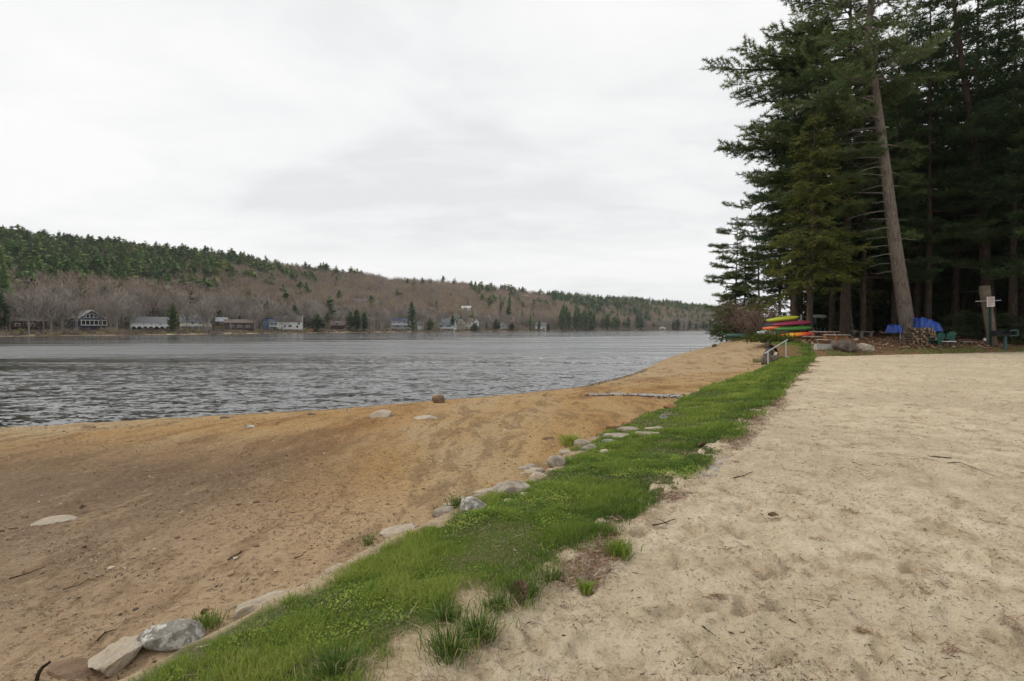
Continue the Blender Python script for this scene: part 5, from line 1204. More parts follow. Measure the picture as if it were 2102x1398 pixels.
# timber-and-stone curb along the court edge, partly buried: short grey granite lengths
for k, (a, b_) in enumerate((((1628, 788), (1672, 737)), ((1583, 838), (1622, 795)), ((1565, 856), (1580, 841)), ((1452, 975), (1495, 938)), ((1676, 731), (1716, 722)))):
    p0, p1 = hit(*a), hit(*b_); p0[2] = p1[2] = -0.026 if k < 4 else 0.03
    m = MB(); d_ = p1 - p0; nseg = max(2, int(np.linalg.norm(d_) / 0.35)); 
    for j in range(nseg):
        a0 = p0 + d_ * (j + 0.02) / nseg - p0; a1 = p0 + d_ * (j + 0.98) / nseg - p0
        m.bar(a0 + np.array((0, 0, -0.04 + rg.normal(0, 0.004))), a1 + np.array((0, 0, -0.04 + rg.normal(0, 0.004))), 0.15, 0.12)
    o = m.build('curb', P['concrete']); o.location = p0
    tag(o, ('curb along the farthest straight of the court edge', 'half buried grey curb in the middle of the court edge', 'short stub of grey curb right before the middle length', 'nearest exposed grey curb beside russet needles', 'grey curb along the far end of the court by the flat boulder')[k], 'curb', 'exposed curbs of the court')

# trickle of water crossing the beach
m = MB(); pts = [hit(x, y) for x, y in ((1210, 812), (1245, 811), (1290, 812), (1340, 813), (1385, 815), (1405, 816))]; pts = np.array(pts); t_ = np.linspace(0, 5, 60); C_ = np.stack([np.interp(t_, np.arange(6), pts[:, i]) for i in range(3)], 1)
w_ = 0.20 + 0.16 * (fbm(t_ * 5, t_ * 0, 201, 3)); C_[:, 1] += (fbm(t_ * 4, t_ * 0, 203, 3) - 0.5) * 0.5
A_ = C_ + np.stack([0 * w_, -w_, 0 * w_], 1); B_ = C_ + np.stack([0 * w_, w_, 0 * w_], 1)
for Q in (A_, B_): Q[:, 2] = beach_s(C_[:, 0], C_[:, 1]) + 0.03
i = np.arange(59)[:, None]; m.add(np.concatenate([A_, B_]), i + np.array([[0, 1, 61, 60]]))
ms_, t, b = mat('stream_water', 0.12, 0.5); b.inputs['Base Color'].default_value = (0.10, 0.085, 0.06, 1); bump(t, b, noise(t, coords(t), 14, 3), 0.6, 0.03)
m.build('stream', ms_, smooth=True)['kind'] = 'structure'
m = MB(); n = 420; k = rg.integers(0, 60, n); X = C_[k, 0] + rg.normal(0, 0.1, n); Y = C_[k, 1] + rg.choice([-1, 1], n) * (w_[k] + np.abs(rg.normal(0, 0.10, n)))
for x_, y_ in zip(X, Y):
    s_ = rg.uniform(0.012, 0.04); m.add(V0 * (1 + rg.normal(0, 0.12, (len(V0), 1))) * np.array((s_ * 1.3, s_, s_ * 0.6)) + np.array((x_, y_, float(beach_s(np.float64(x_), np.float64(y_))) + 0.015)), F0, float(rg.choice([0.1, 0.3, 0.45, 0.6, 0.85])))
o = m.build('stream_stones', M_litter); tag(o, 'small stones lining the trickle across the beach', 'stones', None, 'stuff')
# ------------------------------------------------------------------ near wood: conifers
def conifer(seed, H, zb, prof, nb, r0, trunk=None, droop=0.10, up=0.25, twig_sp=0.30, tuft_sp=0.20, K=11, tl=0.25, tw=0.040, spread=0.55, zsq=0.8, dead=(), tint=(0.3, 0.7), twl=0.30, bare_in=0.22, limb=0.016, sides=10, limbs=()):
    rg = np.random.default_rng(seed); tm, cm = MB(), MB()
    if trunk is None:
        a = rg.uniform(-0.015, 0.015, 2) * H; trunk = np.array([(0, 0, -0.4), (a[0] * 0.3, a[1] * 0.3, H * 0.35), (a[0], a[1], H * 0.7), (a[0] * 1.2, a[1] * 1.2, H)])
    trunk = np.asarray(trunk, float); zt = np.concatenate([[-0.4, 0.0, 0.25, 0.6], np.linspace(1.2, trunk[-1, 2], 26)])
    tx = np.stack([np.interp(zt, trunk[:, 2], trunk[:, 0]), np.interp(zt, trunk[:, 2], trunk[:, 1]), zt], 1)
    if len(zt) > 8:
        tx[6:-1, :2] = (tx[5:-2, :2] + tx[6:-1, :2] * 2 + tx[7:, :2]) / 4
    rad = r0 * (0.06 + 0.94 * np.clip(1 - zt / H, 0, 1) ** 1.0) * (1 + 0.45 * np.exp(-np.clip(zt, 0, 9) / 0.30))
    tm.tube(tx, rad, sides)
    PT, AX, TT = [], [], []
    az = rg.uniform(0, 6.28)
    zs = zb + (H - zb) * np.linspace(0, 0.985, nb) ** 0.95
    zs = zs + rg.normal(0, 0.25, nb); ga = 2.39996
    for k, z in enumerate(list(zs) + [l_[0] for l_ in limbs]):
        z = float(np.clip(z, zb * 0.9, H * 0.99)); az += ga + rg.normal(0, 0.35)
        L = prof(z, az) * rg.uniform(0.55, 1.12)
        if k >= len(zs): z, az, L = limbs[k - len(zs)]
        if L < 0.35: continue
        f = (z - zb) / max(H - zb, 0.1); el = up * (0.1 + 1.1 * f) + rg.normal(0, 0.07)
        s = np.linspace(0, 1, 8); dx = np.array((math.cos(az), math.sin(az)))
        wob = np.cumsum(rg.normal(0, 0.035, 8)) * L * 0.5; perp = np.array((-dx[1], dx[0]))
        Pb = np.zeros((8, 3)); Pb[:, :2] = (dx[None] * (s * L)[:, None]) + perp[None] * wob[:, None]
        Pb[:, 2] = L * (math.tan(el) * s - droop * (1.6 * s ** 2 - 1.0 * s ** 4) * 1.6)
        o_ = np.array((np.interp(z, zt, tx[:, 0]), np.interp(z, zt, tx[:, 1]), z)); Pb += o_
        tm.tube(Pb, np.linspace(max(0.018, limb * L + 0.012), 0.010, 8), 5, cap=False)
        tb = rg.uniform(*tint)
        nt_ = max(3, int(L * (1 - bare_in) / twig_sp) * 2)
        for j in range(nt_):
            sj = bare_in + (1 - bare_in) * (j + rg.uniform(0, 1)) / nt_
            i0 = sj * 7; ia = min(int(i0), 6); p0 = Pb[ia] + (Pb[ia + 1] - Pb[ia]) * (i0 - ia)
            tg = Pb[ia + 1] - Pb[ia]; tg /= np.linalg.norm(tg)
            sd = 1 if j % 2 else -1; an = rg.uniform(0.55, 1.15) * sd
            ca, sa = math.cos(an), math.sin(an)
            d = np.array((tg[0] * ca - tg[1] * sa, tg[0] * sa + tg[1] * ca, tg[2] + rg.normal(0.03, 0.16)))
            l = (L * twl * (1.05 - 0.75 * sj) + 0.25) * rg.uniform(0.55, 1.2)
            p1 = p0 + d * l * 0.55; p2 = p0 + d * l + np.array((0, 0, -droop * l * 0.8 + 0.05 * l))
            tm.tube([p0, p1, p2], [0.013, 0.009, 0.005], 3, cap=False)
            nn = max(2, int(l / tuft_sp) + 1); q_ = np.linspace(0.22, 1.0, nn)
            Q = p0 + (p1 - p0) * np.clip(q_ * 2, 0, 1)[:, None] + (p2 - p1) * np.clip(q_ * 2 - 1, 0, 1)[:, None]
            PT.append(Q + rg.normal(0, 0.035, Q.shape)); AX.append(np.repeat(d[None], nn, 0)); TT.append(np.full(nn, tb + rg.normal(0, 0.10)))
        PT.append(Pb[-1:]); AX.append(tg[None]); TT.append(np.array([tb]))
    PT, AX, TT = np.concatenate(PT), np.concatenate(AX), np.concatenate(TT)
    V, Fc = tri_tufts(PT, AX * 0.55 + np.array((0, 0, 0.10 if zsq > 0.6 else -0.12)), tl, tw, spread, K, rg, zsq)
    cm.add(V, Fc, np.clip(np.repeat(np.repeat(TT, K) + rg.normal(0, 0.12, len(TT) * K), 3), 0, 1))
    for (z, a_, L, dr) in dead:
        o_ = np.array((np.interp(z, zt, tx[:, 0]), np.interp(z, zt, tx[:, 1]), z)); s = np.linspace(0, 1, 7)
        Pb = o_ + np.stack([math.cos(a_) * s * L, math.sin(a_) * s * L, -dr * L * s ** 1.6 + 0.10 * L * s], 1) + rg.normal(0, 0.03, (7, 3)) * s[:, None]
        tm.tube(Pb, np.linspace(0.035, 0.008, 7), 4, cap=False, mat=1)
        for j in range(int(L * 2)):
            i_ = int(rg.integers(2, 6)); dd_ = np.array((math.cos(a_ + rg.normal(0, 0.8)), math.sin(a_ + rg.normal(0, 0.8)), rg.normal(-0.2, 0.2))) * rg.uniform(0.2, 0.7)
            tm.tube([Pb[i_], Pb[i_] + dd_], [0.010, 0.004], 3, cap=False, mat=1)
    return tm, cm
def place_tree(name, label, tm, cm, p, bark, leaf, rz=0.0, group=None, scale=1.0):
    o = empty(name, p, rz, label, 'tree', group); o.scale = (scale,) * 3
    a = tm.build('trunk', [bark, M_deadwood], o, smooth=True); c = cm.build('crown', leaf, o); return o
def lprof(zk, lk, base, zt, back=0.8):
    def f(z, az):
        b_ = base * max(0.0, min(1.0, (zt - z) / (zt * 0.45))) ** 0.8; l = float(np.interp(z, zk, lk)); w = max(0.0, -math.cos(az)) ** 1.3
        return b_ * (1 - w) + l * w
    return f
def path(px, base):
    """trunk course given as photo pixels at the tree's own distance, relative to its base"""
    return np.array([(0, 0, -0.4)] + [tuple(at(x, y, base[1]) - base) for x, y in px])
# the leaning pine in front
b1 = hit(1867, 700)
rd = random.Random(4)
dead = [(z, math.pi + rd.uniform(-0.7, 0.5), rd.uniform(1.6, 4.0), rd.uniform(0.05, 0.35)) for z in np.linspace(5.2, 15.5, 17)] + [(z, rd.uniform(-0.6, 0.6), rd.uniform(0.6, 1.6), 0.15) for z in (6.1, 7.6, 9.0, 11.5)]
tp = path(((1866, 690), (1846, 560), (1833, 470), (1816, 330), (1802, 225), (1792, 140), (1772, 85), (1788, 45), (1787, 0), (1790, -180), (1793, -300)), b1)
def t1prof(z, az, f=lprof([11, 14, 16, 18, 20, 23, 27, 34], [3.0, 4.5, 6.5, 7.0, 6.0, 5.5, 4.5, 1.5], 5.0, tp[-1, 2])):
    if z < 19.0 and math.sin(az) < 0.35 and not (math.cos(az) < -0.75 or (13.6 < z < 14.8 and math.cos(az) > 0.5)): return 0.0
    return f(z, az)
tm, cm = conifer(31, tp[-1, 2], 12.4, t1prof, 100, 0.54, tp, droop=0.10, up=0.28, dead=dead, tint=(0.35, 0.85), K=12, tl=0.27, tw=0.042, sides=14)
t1 = place_tree('pine_tree', 'tall pine with a long bare leaning trunk standing in front of the wood', tm, cm, b1, M_bark_pine, M_pine)
# pine whose long boughs reach out over the beach
b2 = np.array(((1735 - CX) / F * 47, 47.0, 0)); b2[2] = float(terrain(b2[0], b2[1]))
tm, cm = conifer(37, 33.0, 8.0, lprof([7, 9, 12, 14, 16.5, 17.5, 19, 20.5, 22, 23, 25, 28, 33], [5, 7, 8, 8.8, 9.4, 11.2, 9.0, 9.6, 12.2, 8.0, 6.6, 5.2, 1.5], 5.0, 33.0), 116, 0.42, droop=0.10, limbs=((15.2, 3.2, 8.6), (16.6, 3.0, 9.6), (17.4, 3.3, 9.0), (19.2, 3.05, 8.8), (20.6, 3.25, 10.2), (21.4, 3.0, 11.0), (22.0, 3.35, 9.8), (23.2, 3.1, 7.4), (25.0, 3.2, 6.6), (27.0, 3.05, 5.6)), up=0.24, tint=(0.25, 0.75), K=11, tl=0.32, tw=0.05)
place_tree('pine_tree', 'big pine with the longest boughs reaching left over the beach, just behind the leaning trunk', tm, cm, b2, M_bark_dark, M_pine)
b3 = np.array(((1640 - CX) / F * 53, 53.0, 0)); b3[2] = float(terrain(b3[0], b3[1]))
tm, cm = conifer(41, 22.0, 4.0, lprof([3, 6, 9, 12, 15, 18, 22], [4.4, 5.2, 6.0, 5.8, 5.0, 3.4, 0.8], 4.6, 22.0), 84, 0.30, droop=0.12, up=0.22, tint=(0.2, 0.65), K=11, tl=0.30, tw=0.05)
place_tree('pine_tree', 'layered pine on the lake side of the wood, behind the olive hemlock', tm, cm, b3, M_bark_dark, M_pine)
# olive hemlock above the kayaks
b4 = hit(1661, 697, y1=60)
hem = dict(droop=0.22, up=0.05, twig_sp=0.24, tuft_sp=0.17, K=6, tl=0.22, tw=0.075, spread=0.55, zsq=0.35, twl=0.36, bare_in=0.10)
tm, cm = conifer(43, 16.5, 4.3, lambda z, a: 4.4 * max(0.08, 1 - max(0, z - 3.4) / 14.5) ** 0.8, 92, 0.24, tint=(0.35, 0.85), **hem)
place_tree('hemlock_tree', 'drooping olive-green hemlock directly above the kayak rack', tm, cm, b4, M_bark_dark, M_hemlock)
b5 = hit(1748, 690, y1=60)
tm, cm = conifer(47, 15.0, 3.9, lambda z, a: 3.5 * max(0.08, 1 - max(0, z - 2.6) / 13.5) ** 0.8, 70, 0.23, path(((1748, 688), (1740, 610), (1732, 480), (1728, 320)), b5), tint=(0.2, 0.7), **hem)
place_tree('hemlock_tree', 'green hemlock with a forked-looking pale trunk behind the picnic tables', tm, cm, b5, M_bark_grey, M_hemlock)
# small lakeside trees
def lake_tree(px, py_base, Y, H, seed, prof, nb, r0, leaf, label, trunk_px=None, **kw):
    b_ = np.array(((px - CX) / F * Y, Y, 0)); b_[2] = float(terrain(b_[0], b_[1]))
    tr = path(trunk_px, b_) if trunk_px else None
    tm, cm = conifer(seed, H if tr is None else tr[-1, 2], kw.pop('zb', 2.5), prof, nb, r0, tr, **kw)
    return place_tree(kw.pop('name', 'pine_tree'), label, tm, cm, b_, M_bark_dark, leaf)
lake_tree(1508, 700, 60, 12.6, 51, lprof([2, 4, 6, 7, 8.3, 9.5, 11, 13], [2.4, 3.0, 4.0, 4.4, 4.4, 3.6, 2.0, 0.6], 2.6, 12.6), 44, 0.13, M_pine, 'small layered pine leaning out over the lake at the left end of the wood', zb=3.0, droop=0.06, up=0.16, tint=(0.3, 0.8), tl=0.32, tw=0.055, K=11)
lake_tree(1562, 700, 58, 14.6, 53, lprof([3, 6, 8, 10, 12, 13.5, 14.6], [1.6, 2.2, 2.2, 2.0, 2.6, 2.7, 0.4], 1.8, 14.6), 34, 0.12, M_pine, 'thin sparse pine with a bent top beside the small layered pine', ((1560, 690), (1557, 560), (1556, 520), (1541, 424), (1536, 414)), zb=5.0, droop=0.08, up=0.22, tint=(0.3, 0.7), tl=0.30, tw=0.05, K=10)
lake_tree(1528, 700, 57, 9.5, 57, lambda z, a: 3.5 * max(0.1, 1 - max(0, z - 1.4) / 8.4), 84, 0.11, M_spring, 'bright green bushy hemlock hanging over the water line', zb=0.6, tint=(0.1, 0.8), **hem)
lake_tree(1492, 700, 63, 6.4, 58, lambda z, a: 2.9 * max(0.1, 1 - max(0, z - 1.2) / 5.6), 60, 0.09, M_spring, 'low bright bough-heavy sapling farthest out over the lake', zb=1.3, tint=(0.0, 0.6), **hem)
lake_tree(1600, 700, 54, 13.0, 59, lambda z, a: 3.2 * max(0.08, 1 - max(0, z - 1.5) / 12.0), 66, 0.16, M_pine_dark, 'dark hemlock filling the gap between the small lake pines and the olive hemlock', zb=1.6, tint=(0.3, 0.8), **hem)
# tall dark pines on the right
b6 = hit(2036, 690, y1=60); b6 = np.array(((2033 - CX) / F * 47, 47.0, 0)); b6[2] = float(terrain(b6[0], b6[1]))
tp = path(((2033, 690), (2018, 463), (1998, 288), (1975, 130), (1957, 0), (1935, -180)), b6)
tm, cm = conifer(61, tp[-1, 2], 11.0, lambda z, a: 6.0 * max(0.1, (36 - z) / 25) ** 0.6, 70, 0.50, tp, droop=0.10, up=0.22, tint=(0.2, 0.6), K=10, tl=0.30, tw=0.05, dead=[(z, rd.uniform(0, 6.28), rd.uniform(1.5, 3.5), 0.1) for z in np.linspace(4, 12, 10)])
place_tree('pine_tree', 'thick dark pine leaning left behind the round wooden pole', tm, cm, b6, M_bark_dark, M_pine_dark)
proto = []
for k in range(5):
    H = (27, 24, 29, 15, 12)[k]; zb = (6.5, 5, 9, 1.6, 1.3)[k]; Rr = (4.6, 4.2, 5.0, 3.8, 3.4)[k]
    kw = dict(droop=0.11, up=0.22, K=10, tl=0.36, tw=0.07, twig_sp=0.40, tuft_sp=0.27) if k < 3 else dict(hem, twig_sp=0.28, tuft_sp=0.20, K=8, tl=0.28, tw=0.11)
    tm, cm = conifer(70 + k, H, zb, (lambda z, a, H=H, zb=zb, Rr=Rr: Rr * max(0.08, 1 - max(0, z - zb) / (H - zb)) ** 0.65), (80, 74, 78, 84, 70)[k], (0.30, 0.24, 0.34, 0.16, 0.13)[k],
                     tint=(0.2, 0.8), dead=[(z, rd.uniform(0, 6.28), rd.uniform(0.5, 2.2), rd.uniform(-0.25, 0.45)) for z in rd.sample(list(np.linspace(2.0, zb, 14)), 7)] if k < 3 else (), sides=8, **kw)
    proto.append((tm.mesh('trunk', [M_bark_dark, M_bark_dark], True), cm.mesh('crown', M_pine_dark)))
def copy_near(k, p, s, rz, label, group):
    nm = 'pine_tree' if k < 3 else 'hemlock_tree'
    o = empty(nm, p, rz, label, 'tree', group); o.scale = (s, s, s)
    for a, me in zip(('trunk', 'crown'), proto[k]):
        c = bpy.data.objects.new(a, me); COL.objects.link(c); c.parent = o
rg = np.random.default_rng(77); placed = [(b[0], b[1]) for b in (b1, b2, b3, b4, b5, b6)]
for (px, Y, k, s, lab) in ((1772, 47, 1, 1.0, 'dark pine close behind the pale-trunked hemlock, its trunk beside it'), (1834, 50, 1, 1.1, 'slim dark pine seen left of the leaning pine trunk'), (1905, 48, 0, 1.0, 'dark pine right behind the leaning pine trunk'), (2078, 45, 2, 0.95, 'dark pine rising behind the barbecue grill'), (1975, 54, 3, 1.15, 'dark hemlock filling the gap left of the round pole'), (2120, 43, 1, 1.1, 'dark pine at the right edge of the wood')):
    p = np.array(((px - CX) / F * Y, Y, 0)); p[2] = float(terrain(p[0], p[1])) - 0.05; copy_near(k, p, s, rg.uniform(0, 6.28), lab, None); placed.append((p[0], p[1]))
for (px, Y, k, s, lab) in ((1950, 58, 2, 1.25, 'tall dark pine showing between the leaning trunk and the thick dark one'), (2005, 54, 0, 1.35, 'tall dark pine right of the thick leaning one'), (2050, 60, 2, 1.3, 'dark pine with a high crown near the right edge'), (2095, 53, 0, 1.35, 'tall dark pine with its crown cut by the right edge'), (1905, 62, 2, 1.25, 'tall dark pine behind the crown of the leaning pine')):
    p = np.array(((px - CX) / F * Y, Y, 0)); p[2] = float(terrain(p[0], p[1])) - 0.05; copy_near(k, p, s, rg.uniform(0, 6.28), lab, None); placed.append((p[0], p[1]))
tries = 0; n = 0
while n < 96 and tries < 5000:
    tries += 1; Y = rg.uniform(47, 96); X = rg.uniform(float(xl(Y)) + 2.5, 26 + Y * 0.62); open_ = 0.50 * Y < X < 0.80 * Y and Y < 54
    if min((X - a) ** 2 + (Y - b_) ** 2 for a, b_ in placed) < 2.7 ** 2: continue
    placed.append((X, Y)); k = int(rg.choice(5, p=[0.20, 0.18, 0.17, 0.25, 0.20])); k = k % 3 if open_ else k; n += 1
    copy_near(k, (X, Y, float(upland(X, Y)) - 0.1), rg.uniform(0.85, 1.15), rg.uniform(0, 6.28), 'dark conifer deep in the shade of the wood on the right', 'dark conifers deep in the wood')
for i in range(12):   # the wood goes on past the right edge of the picture
    Y = rg.uniform(20, 52); X = rg.uniform(47, 62); copy_near(int(rg.integers(0, 4)), (X, Y, float(upland(X, Y)) - 0.1), 1.0, rg.uniform(0, 6.28), 'dark conifer deep in the shade of the wood on the right', 'dark conifers deep in the wood')
# the wood behind, one mass
m = MB()
for i in range(210):
    Y = rg.uniform(92, 150); X = rg.uniform(float(xl(Y)) + 3, 130); V, Fc = far_conifer(rg, rg.uniform(14, 24), rg.uniform(3.5, 4.8), 150); V[:, 2] *= 1.0
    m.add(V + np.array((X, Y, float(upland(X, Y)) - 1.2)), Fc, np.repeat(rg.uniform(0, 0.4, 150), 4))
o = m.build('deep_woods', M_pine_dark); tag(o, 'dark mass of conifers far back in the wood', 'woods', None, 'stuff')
# saplings and bare shrubs
tm, cm = conifer(91, 2.6, 0.3, lambda z, a: 1.3 * max(0.1, 1 - z / 2.8), 34, 0.03, tint=(0.4, 0.9), droop=0.2, up=0.1, twig_sp=0.16, tuft_sp=0.12, K=5, tl=0.15, tw=0.05, spread=0.5, zsq=0.4, twl=0.4, bare_in=0.05, sides=5)
ms = (tm.mesh('trunk', [M_bark_dark, M_deadwood]), cm.mesh('crown', M_pine_dark))
for (px, Y, s, lab) in ((1955, 45.5, 1.0, 'ferny green sapling left of the round wooden pole'), (1990, 46.5, 1.15, 'spreading sapling close to the round wooden pole'), (2072, 44, 1.1, 'sapling behind the barbecue grill'), (2100, 42.5, 0.9, 'sapling at the right edge near the grill'), (1720, 50, 1.0, 'sapling in the shade behind the picnic tables')):
    p = np.array(((px - CX) / F * Y, Y, 0)); p[2] = float(terrain(p[0], p[1])); o = empty('sapling', p, px, lab, 'sapling'); o.scale = (s * 1.25, s * 1.25, s)
    for a, me in zip(('trunk', 'crown'), ms):
        c = bpy.data.objects.new(a, me); COL.objects.link(c); c.parent = o
def shrub(px, Y, H, sp, n, seed, label, lean=(0, 0), name='bare_shrub', r=0.05, tmat=None):
    q = np.random.default_rng(seed); b_ = np.array(((px - CX) / F * Y, Y, 0)); b_[2] = float(terrain(b_[0], b_[1])); sm, wm = MB(), MB()
    for k in range(n):
        az = q.uniform(0, 6.28); l = H * q.uniform(0.6, 1.1); d = np.array((math.cos(az) * sp + lean[0], math.sin(az) * sp + lean[1], 1.0)); d /= np.linalg.norm(d)
        s = np.linspace(0, 1, 7); Q = d * (s * l)[:, None] + np.cumsum(q.normal(0, 0.03 * H * 0.3, (7, 3)), 0); Q[0] = (q.normal(0, 0.12), q.normal(0, 0.12), -0.1); sm.tube(Q, np.linspace(r, 0.010, 7), 5)
        for j in range(16):
            i_ = int(q.integers(2, 7)); e = d * 0.7 + q.normal(0, 0.55, 3); e[2] = abs(e[2]) * 0.8; l2 = l * q.uniform(0.15, 0.4); p1 = Q[i_] + e * l2
            wm.tube([Q[i_], (Q[i_] + p1) / 2 + q.normal(0, 0.04, 3), p1], [0.016, 0.011, 0.005], 3, cap=False, tint=q.uniform(0.2, 0.7))
            for _ in range(5):
                f = q.uniform(0.3, 1); e2 = e * 0.5 + q.normal(0, 0.5, 3); p2 = Q[i_] + (p1 - Q[i_]) * f; wm.tube([p2, p2 + e2 * l2 * 0.55], [0.009, 0.004], 3, cap=False, tint=q.uniform(0.3, 1.0))
    o = empty(name, b_, 0, label, 'shrub'); sm.build('stems', tmat or M_bark_dark, o); wm.build('twigs', M_twig_red, o); return o
shrub(1540, 50, 3.3, 0.6, 12, 5, 'reddish bare shrub on the bank left of the kayaks', (-0.25, 0))
shrub(1566, 47, 2.9, 0.65, 12, 6, 'grey-brown bare shrub right against the kayak rack', (-0.1, 0))
shrub(1522, 56, 3.2, 0.5, 7, 8, 'bare shrub with slim dark leaning stems above the water', (-0.45, 0), r=0.07)
shrub(1585, 45, 2.0, 0.7, 8, 9, 'low bare shrub in front of the stacked kayaks', (0, 0))
q = np.random.default_rng(3); m = MB(); n = 1500; c = q.normal(0, 1, (n, 3)) * np.array((0.75, 0.5, 0.28)); c[:, 2] = np.abs(c[:, 2]) ; V, Fc = tri_tufts(c, q.normal(0, 1, (n, 3)) + np.array((0, 0, 0.6)), 0.16, 0.06, 0.6, 3, q); m.add(V, Fc, np.repeat(q.uniform(0, 0.6, n), 9))
p = hit(1580, 704); o = m.build('low_bush', M_hemlock); o.location = p; tag(o, 'low green-brown bush at the foot of the kayak rack', 'bush')

# forest litter and the rough grass at the edge of the court
rg = np.random.default_rng(99)
def slivers_w(m, X, Y, L, w, tint):
    n = len(X); az = rg.uniform(0, 6.28, n); Z = upland(X, Y) + 0.05 + rg.uniform(-0.02, 0.06, n); d = np.stack([np.cos(az), np.sin(az), rg.normal(0, 0.2, n)], 1) * (L / 2)[:, None]; s_ = np.stack([-np.sin(az), np.cos(az), rg.normal(0, 0.6, n)], 1) * (w / 2)[:, None]; c = np.stack([X, Y, Z], 1)
    m.add(np.stack([c - d - s_, c - d + s_, c + d + s_, c + d - s_], 1).reshape(-1, 3), np.arange(4 * n).reshape(-1, 4), np.repeat(tint, 4))
m = MB(); n = 9000; X = rg.uniform(19, 46, n); Y = yedge(X) + 0.3 + rg.gamma(1.5, 3.2, n); ok = X > xl(Y) + 0.5; X, Y = X[ok], Y[ok]; n = len(X); slivers_w(m, X, Y, rg.gamma(2, 0.07, n) + 0.04, rg.uniform(0.02, 0.06, n), np.where(rg.uniform(size=n) < 0.8, rg.uniform(0.35, 0.75, n), rg.uniform(0.8, 1, n)))
o = m.build('forest_litter', M_litter); tag(o, 'fallen leaves, bark and sticks on the floor of the wood', 'litter', None, 'stuff')
m = MB(); n = 15000; X = rg.uniform(18.6, 46, n); Y = yedge(X) + np.abs(rg.normal(0.25, 0.55, n)); g_ = fbm(X * 0.7, Y * 0.7, 221, 4); ok = (rg.uniform(size=n) < sstep(g_, 0.38, 0.62)); X, Y = X[ok], Y[ok]; n = len(X)
V = np.zeros((n, 3, 3)); az = rg.uniform(0, 6.28, n); s_ = np.stack([np.cos(az), np.sin(az)], 1) * 0.014; c = np.stack([X, Y], 1); Z = upland(X, Y); h = rg.uniform(0.05, 0.15, n)
V[:, 0, :2] = c - s_; V[:, 1, :2] = c + s_; V[:, 2, :2] = c + rg.normal(0, 0.04, (n, 2)); V[:, 0, 2] = V[:, 1, 2] = Z - 0.02; V[:, 2, 2] = Z + h
m.add(V.reshape(-1, 3), np.arange(3 * n).reshape(-1, 3), np.repeat(np.where(rg.uniform(size=n) < 0.55, rg.uniform(0.1, 0.5, n), rg.uniform(0.84, 1, n)), 3)); o = m.build('verge_grass', M_grass); tag(o, 'rough grass on the verge between the court and the wood', 'grass', None, 'stuff')

# ------------------------------------------------------------------ kayaks and rack
def hull_shape(L, Wd, Ht, rocker=0.10, n=21, k=12):
    V, Fc = [], []
    for i in range(n):
        u = -1 + 2 * i / (n - 1); w_ = max(0.012, (1 - abs(u) ** 2.3)) ** 0.75 * Wd / 2; zr = rocker * abs(u) ** 2.5; hh_ = Ht * (0.62 + 0.38 * (1 - abs(u) ** 2)) * (0.25 + 0.75 * min(1, (1 - abs(u)) * 6))
        for j in range(k):
            a = 2 * math.pi * j / k; c_, s_ = math.cos(a), math.sin(a)
            V.append((u * L / 2, w_ * math.copysign(abs(c_) ** 0.8, c_), zr + hh_ * 0.5 + hh_ * 0.5 * math.copysign(abs(s_) ** 0.9, s_)))
    for i in range(n - 1):
        for j in range(k): Fc.append((i * k + j, i * k + (j + 1) % k, (i + 1) * k + (j + 1) % k, (i + 1) * k + j))
    Fc += [tuple(range(k))[::-1], tuple(range((n - 1) * k, n * k))]
    return V, Fc
def kayak(px, py, Y, L, col, label, yaw=-35, tilt=-4.5, roll=196, deck=None, Wd=0.66, Ht=0.30):
    p = at(px, py, Y); o = empty('kayak', p, 0, label, 'kayak', 'kayaks on the rack'); o.rotation_mode = 'XYZ'; o.rotation_euler = (Matrix.Rotation(R(yaw), 3, 'Z') @ Matrix.Rotation(R(tilt), 3, 'Y') @ Matrix.Rotation(R(roll), 3, 'X')).to_euler()
    m = MB(); V, Fc = hull_shape(L, Wd, Ht); V = np.array(V) - np.array((0, 0, Ht / 2)); m.add(V, Fc); m.build('hull', P[col], o, smooth=True)
    m = MB(); th = np.linspace(0, 2 * math.pi, 21)[:-1]; ring = np.stack([0.42 * np.cos(th), 0.22 * np.sin(th), np.full(20, Ht * 0.50)], 1); m.tube(np.concatenate([ring, ring[:2]]), 0.022, 6, cap=False); m.add(ring * np.array((0.97, 0.97, 1)) + np.array((0, 0, -0.01)), [tuple(range(20))]); m.build('cockpit', P['hull_trim'], o)
    m = MB()
    for s_ in (-1, 1):
        m.tube([(s_ * L * 0.47, 0, Ht * 0.40), (s_ * L * 0.49, 0, Ht * 0.56), (s_ * L * 0.455, 0, Ht * 0.58)], 0.012, 5)
    m.build('carry_handle', P['hull_trim'], o)
    if deck:
        m = MB()
        for s_ in (-1, 1): m.add([(s_ * L * 0.2, -0.20, Ht * 0.515), (s_ * L * 0.43, -0.05, Ht * 0.50), (s_ * L * 0.43, 0.05, Ht * 0.50), (s_ * L * 0.2, 0.20, Ht * 0.515)], [(0, 1, 2, 3)])
        m.build('deck_panel', P[deck], o)
    return o
kayak(1606, 654.3, 42.6, 2.3, 'yellow_hull', 'lime yellow kayak on the top tier of the rack', tilt=-6)
kayak(1624, 664.0, 42.0, 2.65, 'maroon_hull', 'maroon kayak on the second tier of the rack', tilt=-4)
kayak(1628, 674.0, 41.8, 2.55, 'green_hull', 'green kayak on the third tier of the rack', tilt=-2)
kayak(1630, 687.5, 41.5, 2.75, 'sunset_hull', 'orange and yellow kayak on the bottom tier of the rack', tilt=-5)
kayak(1596, 672.5, 43.6, 2.4, 'orange_hull', 'plain orange kayak stuck out at the left behind the green one', tilt=-3, yaw=-50)
kayak(1597, 666.0, 43.9, 2.0, 'navy_hull', 'dark navy kayak whose end shows left of the maroon one', tilt=-3, yaw=-50)
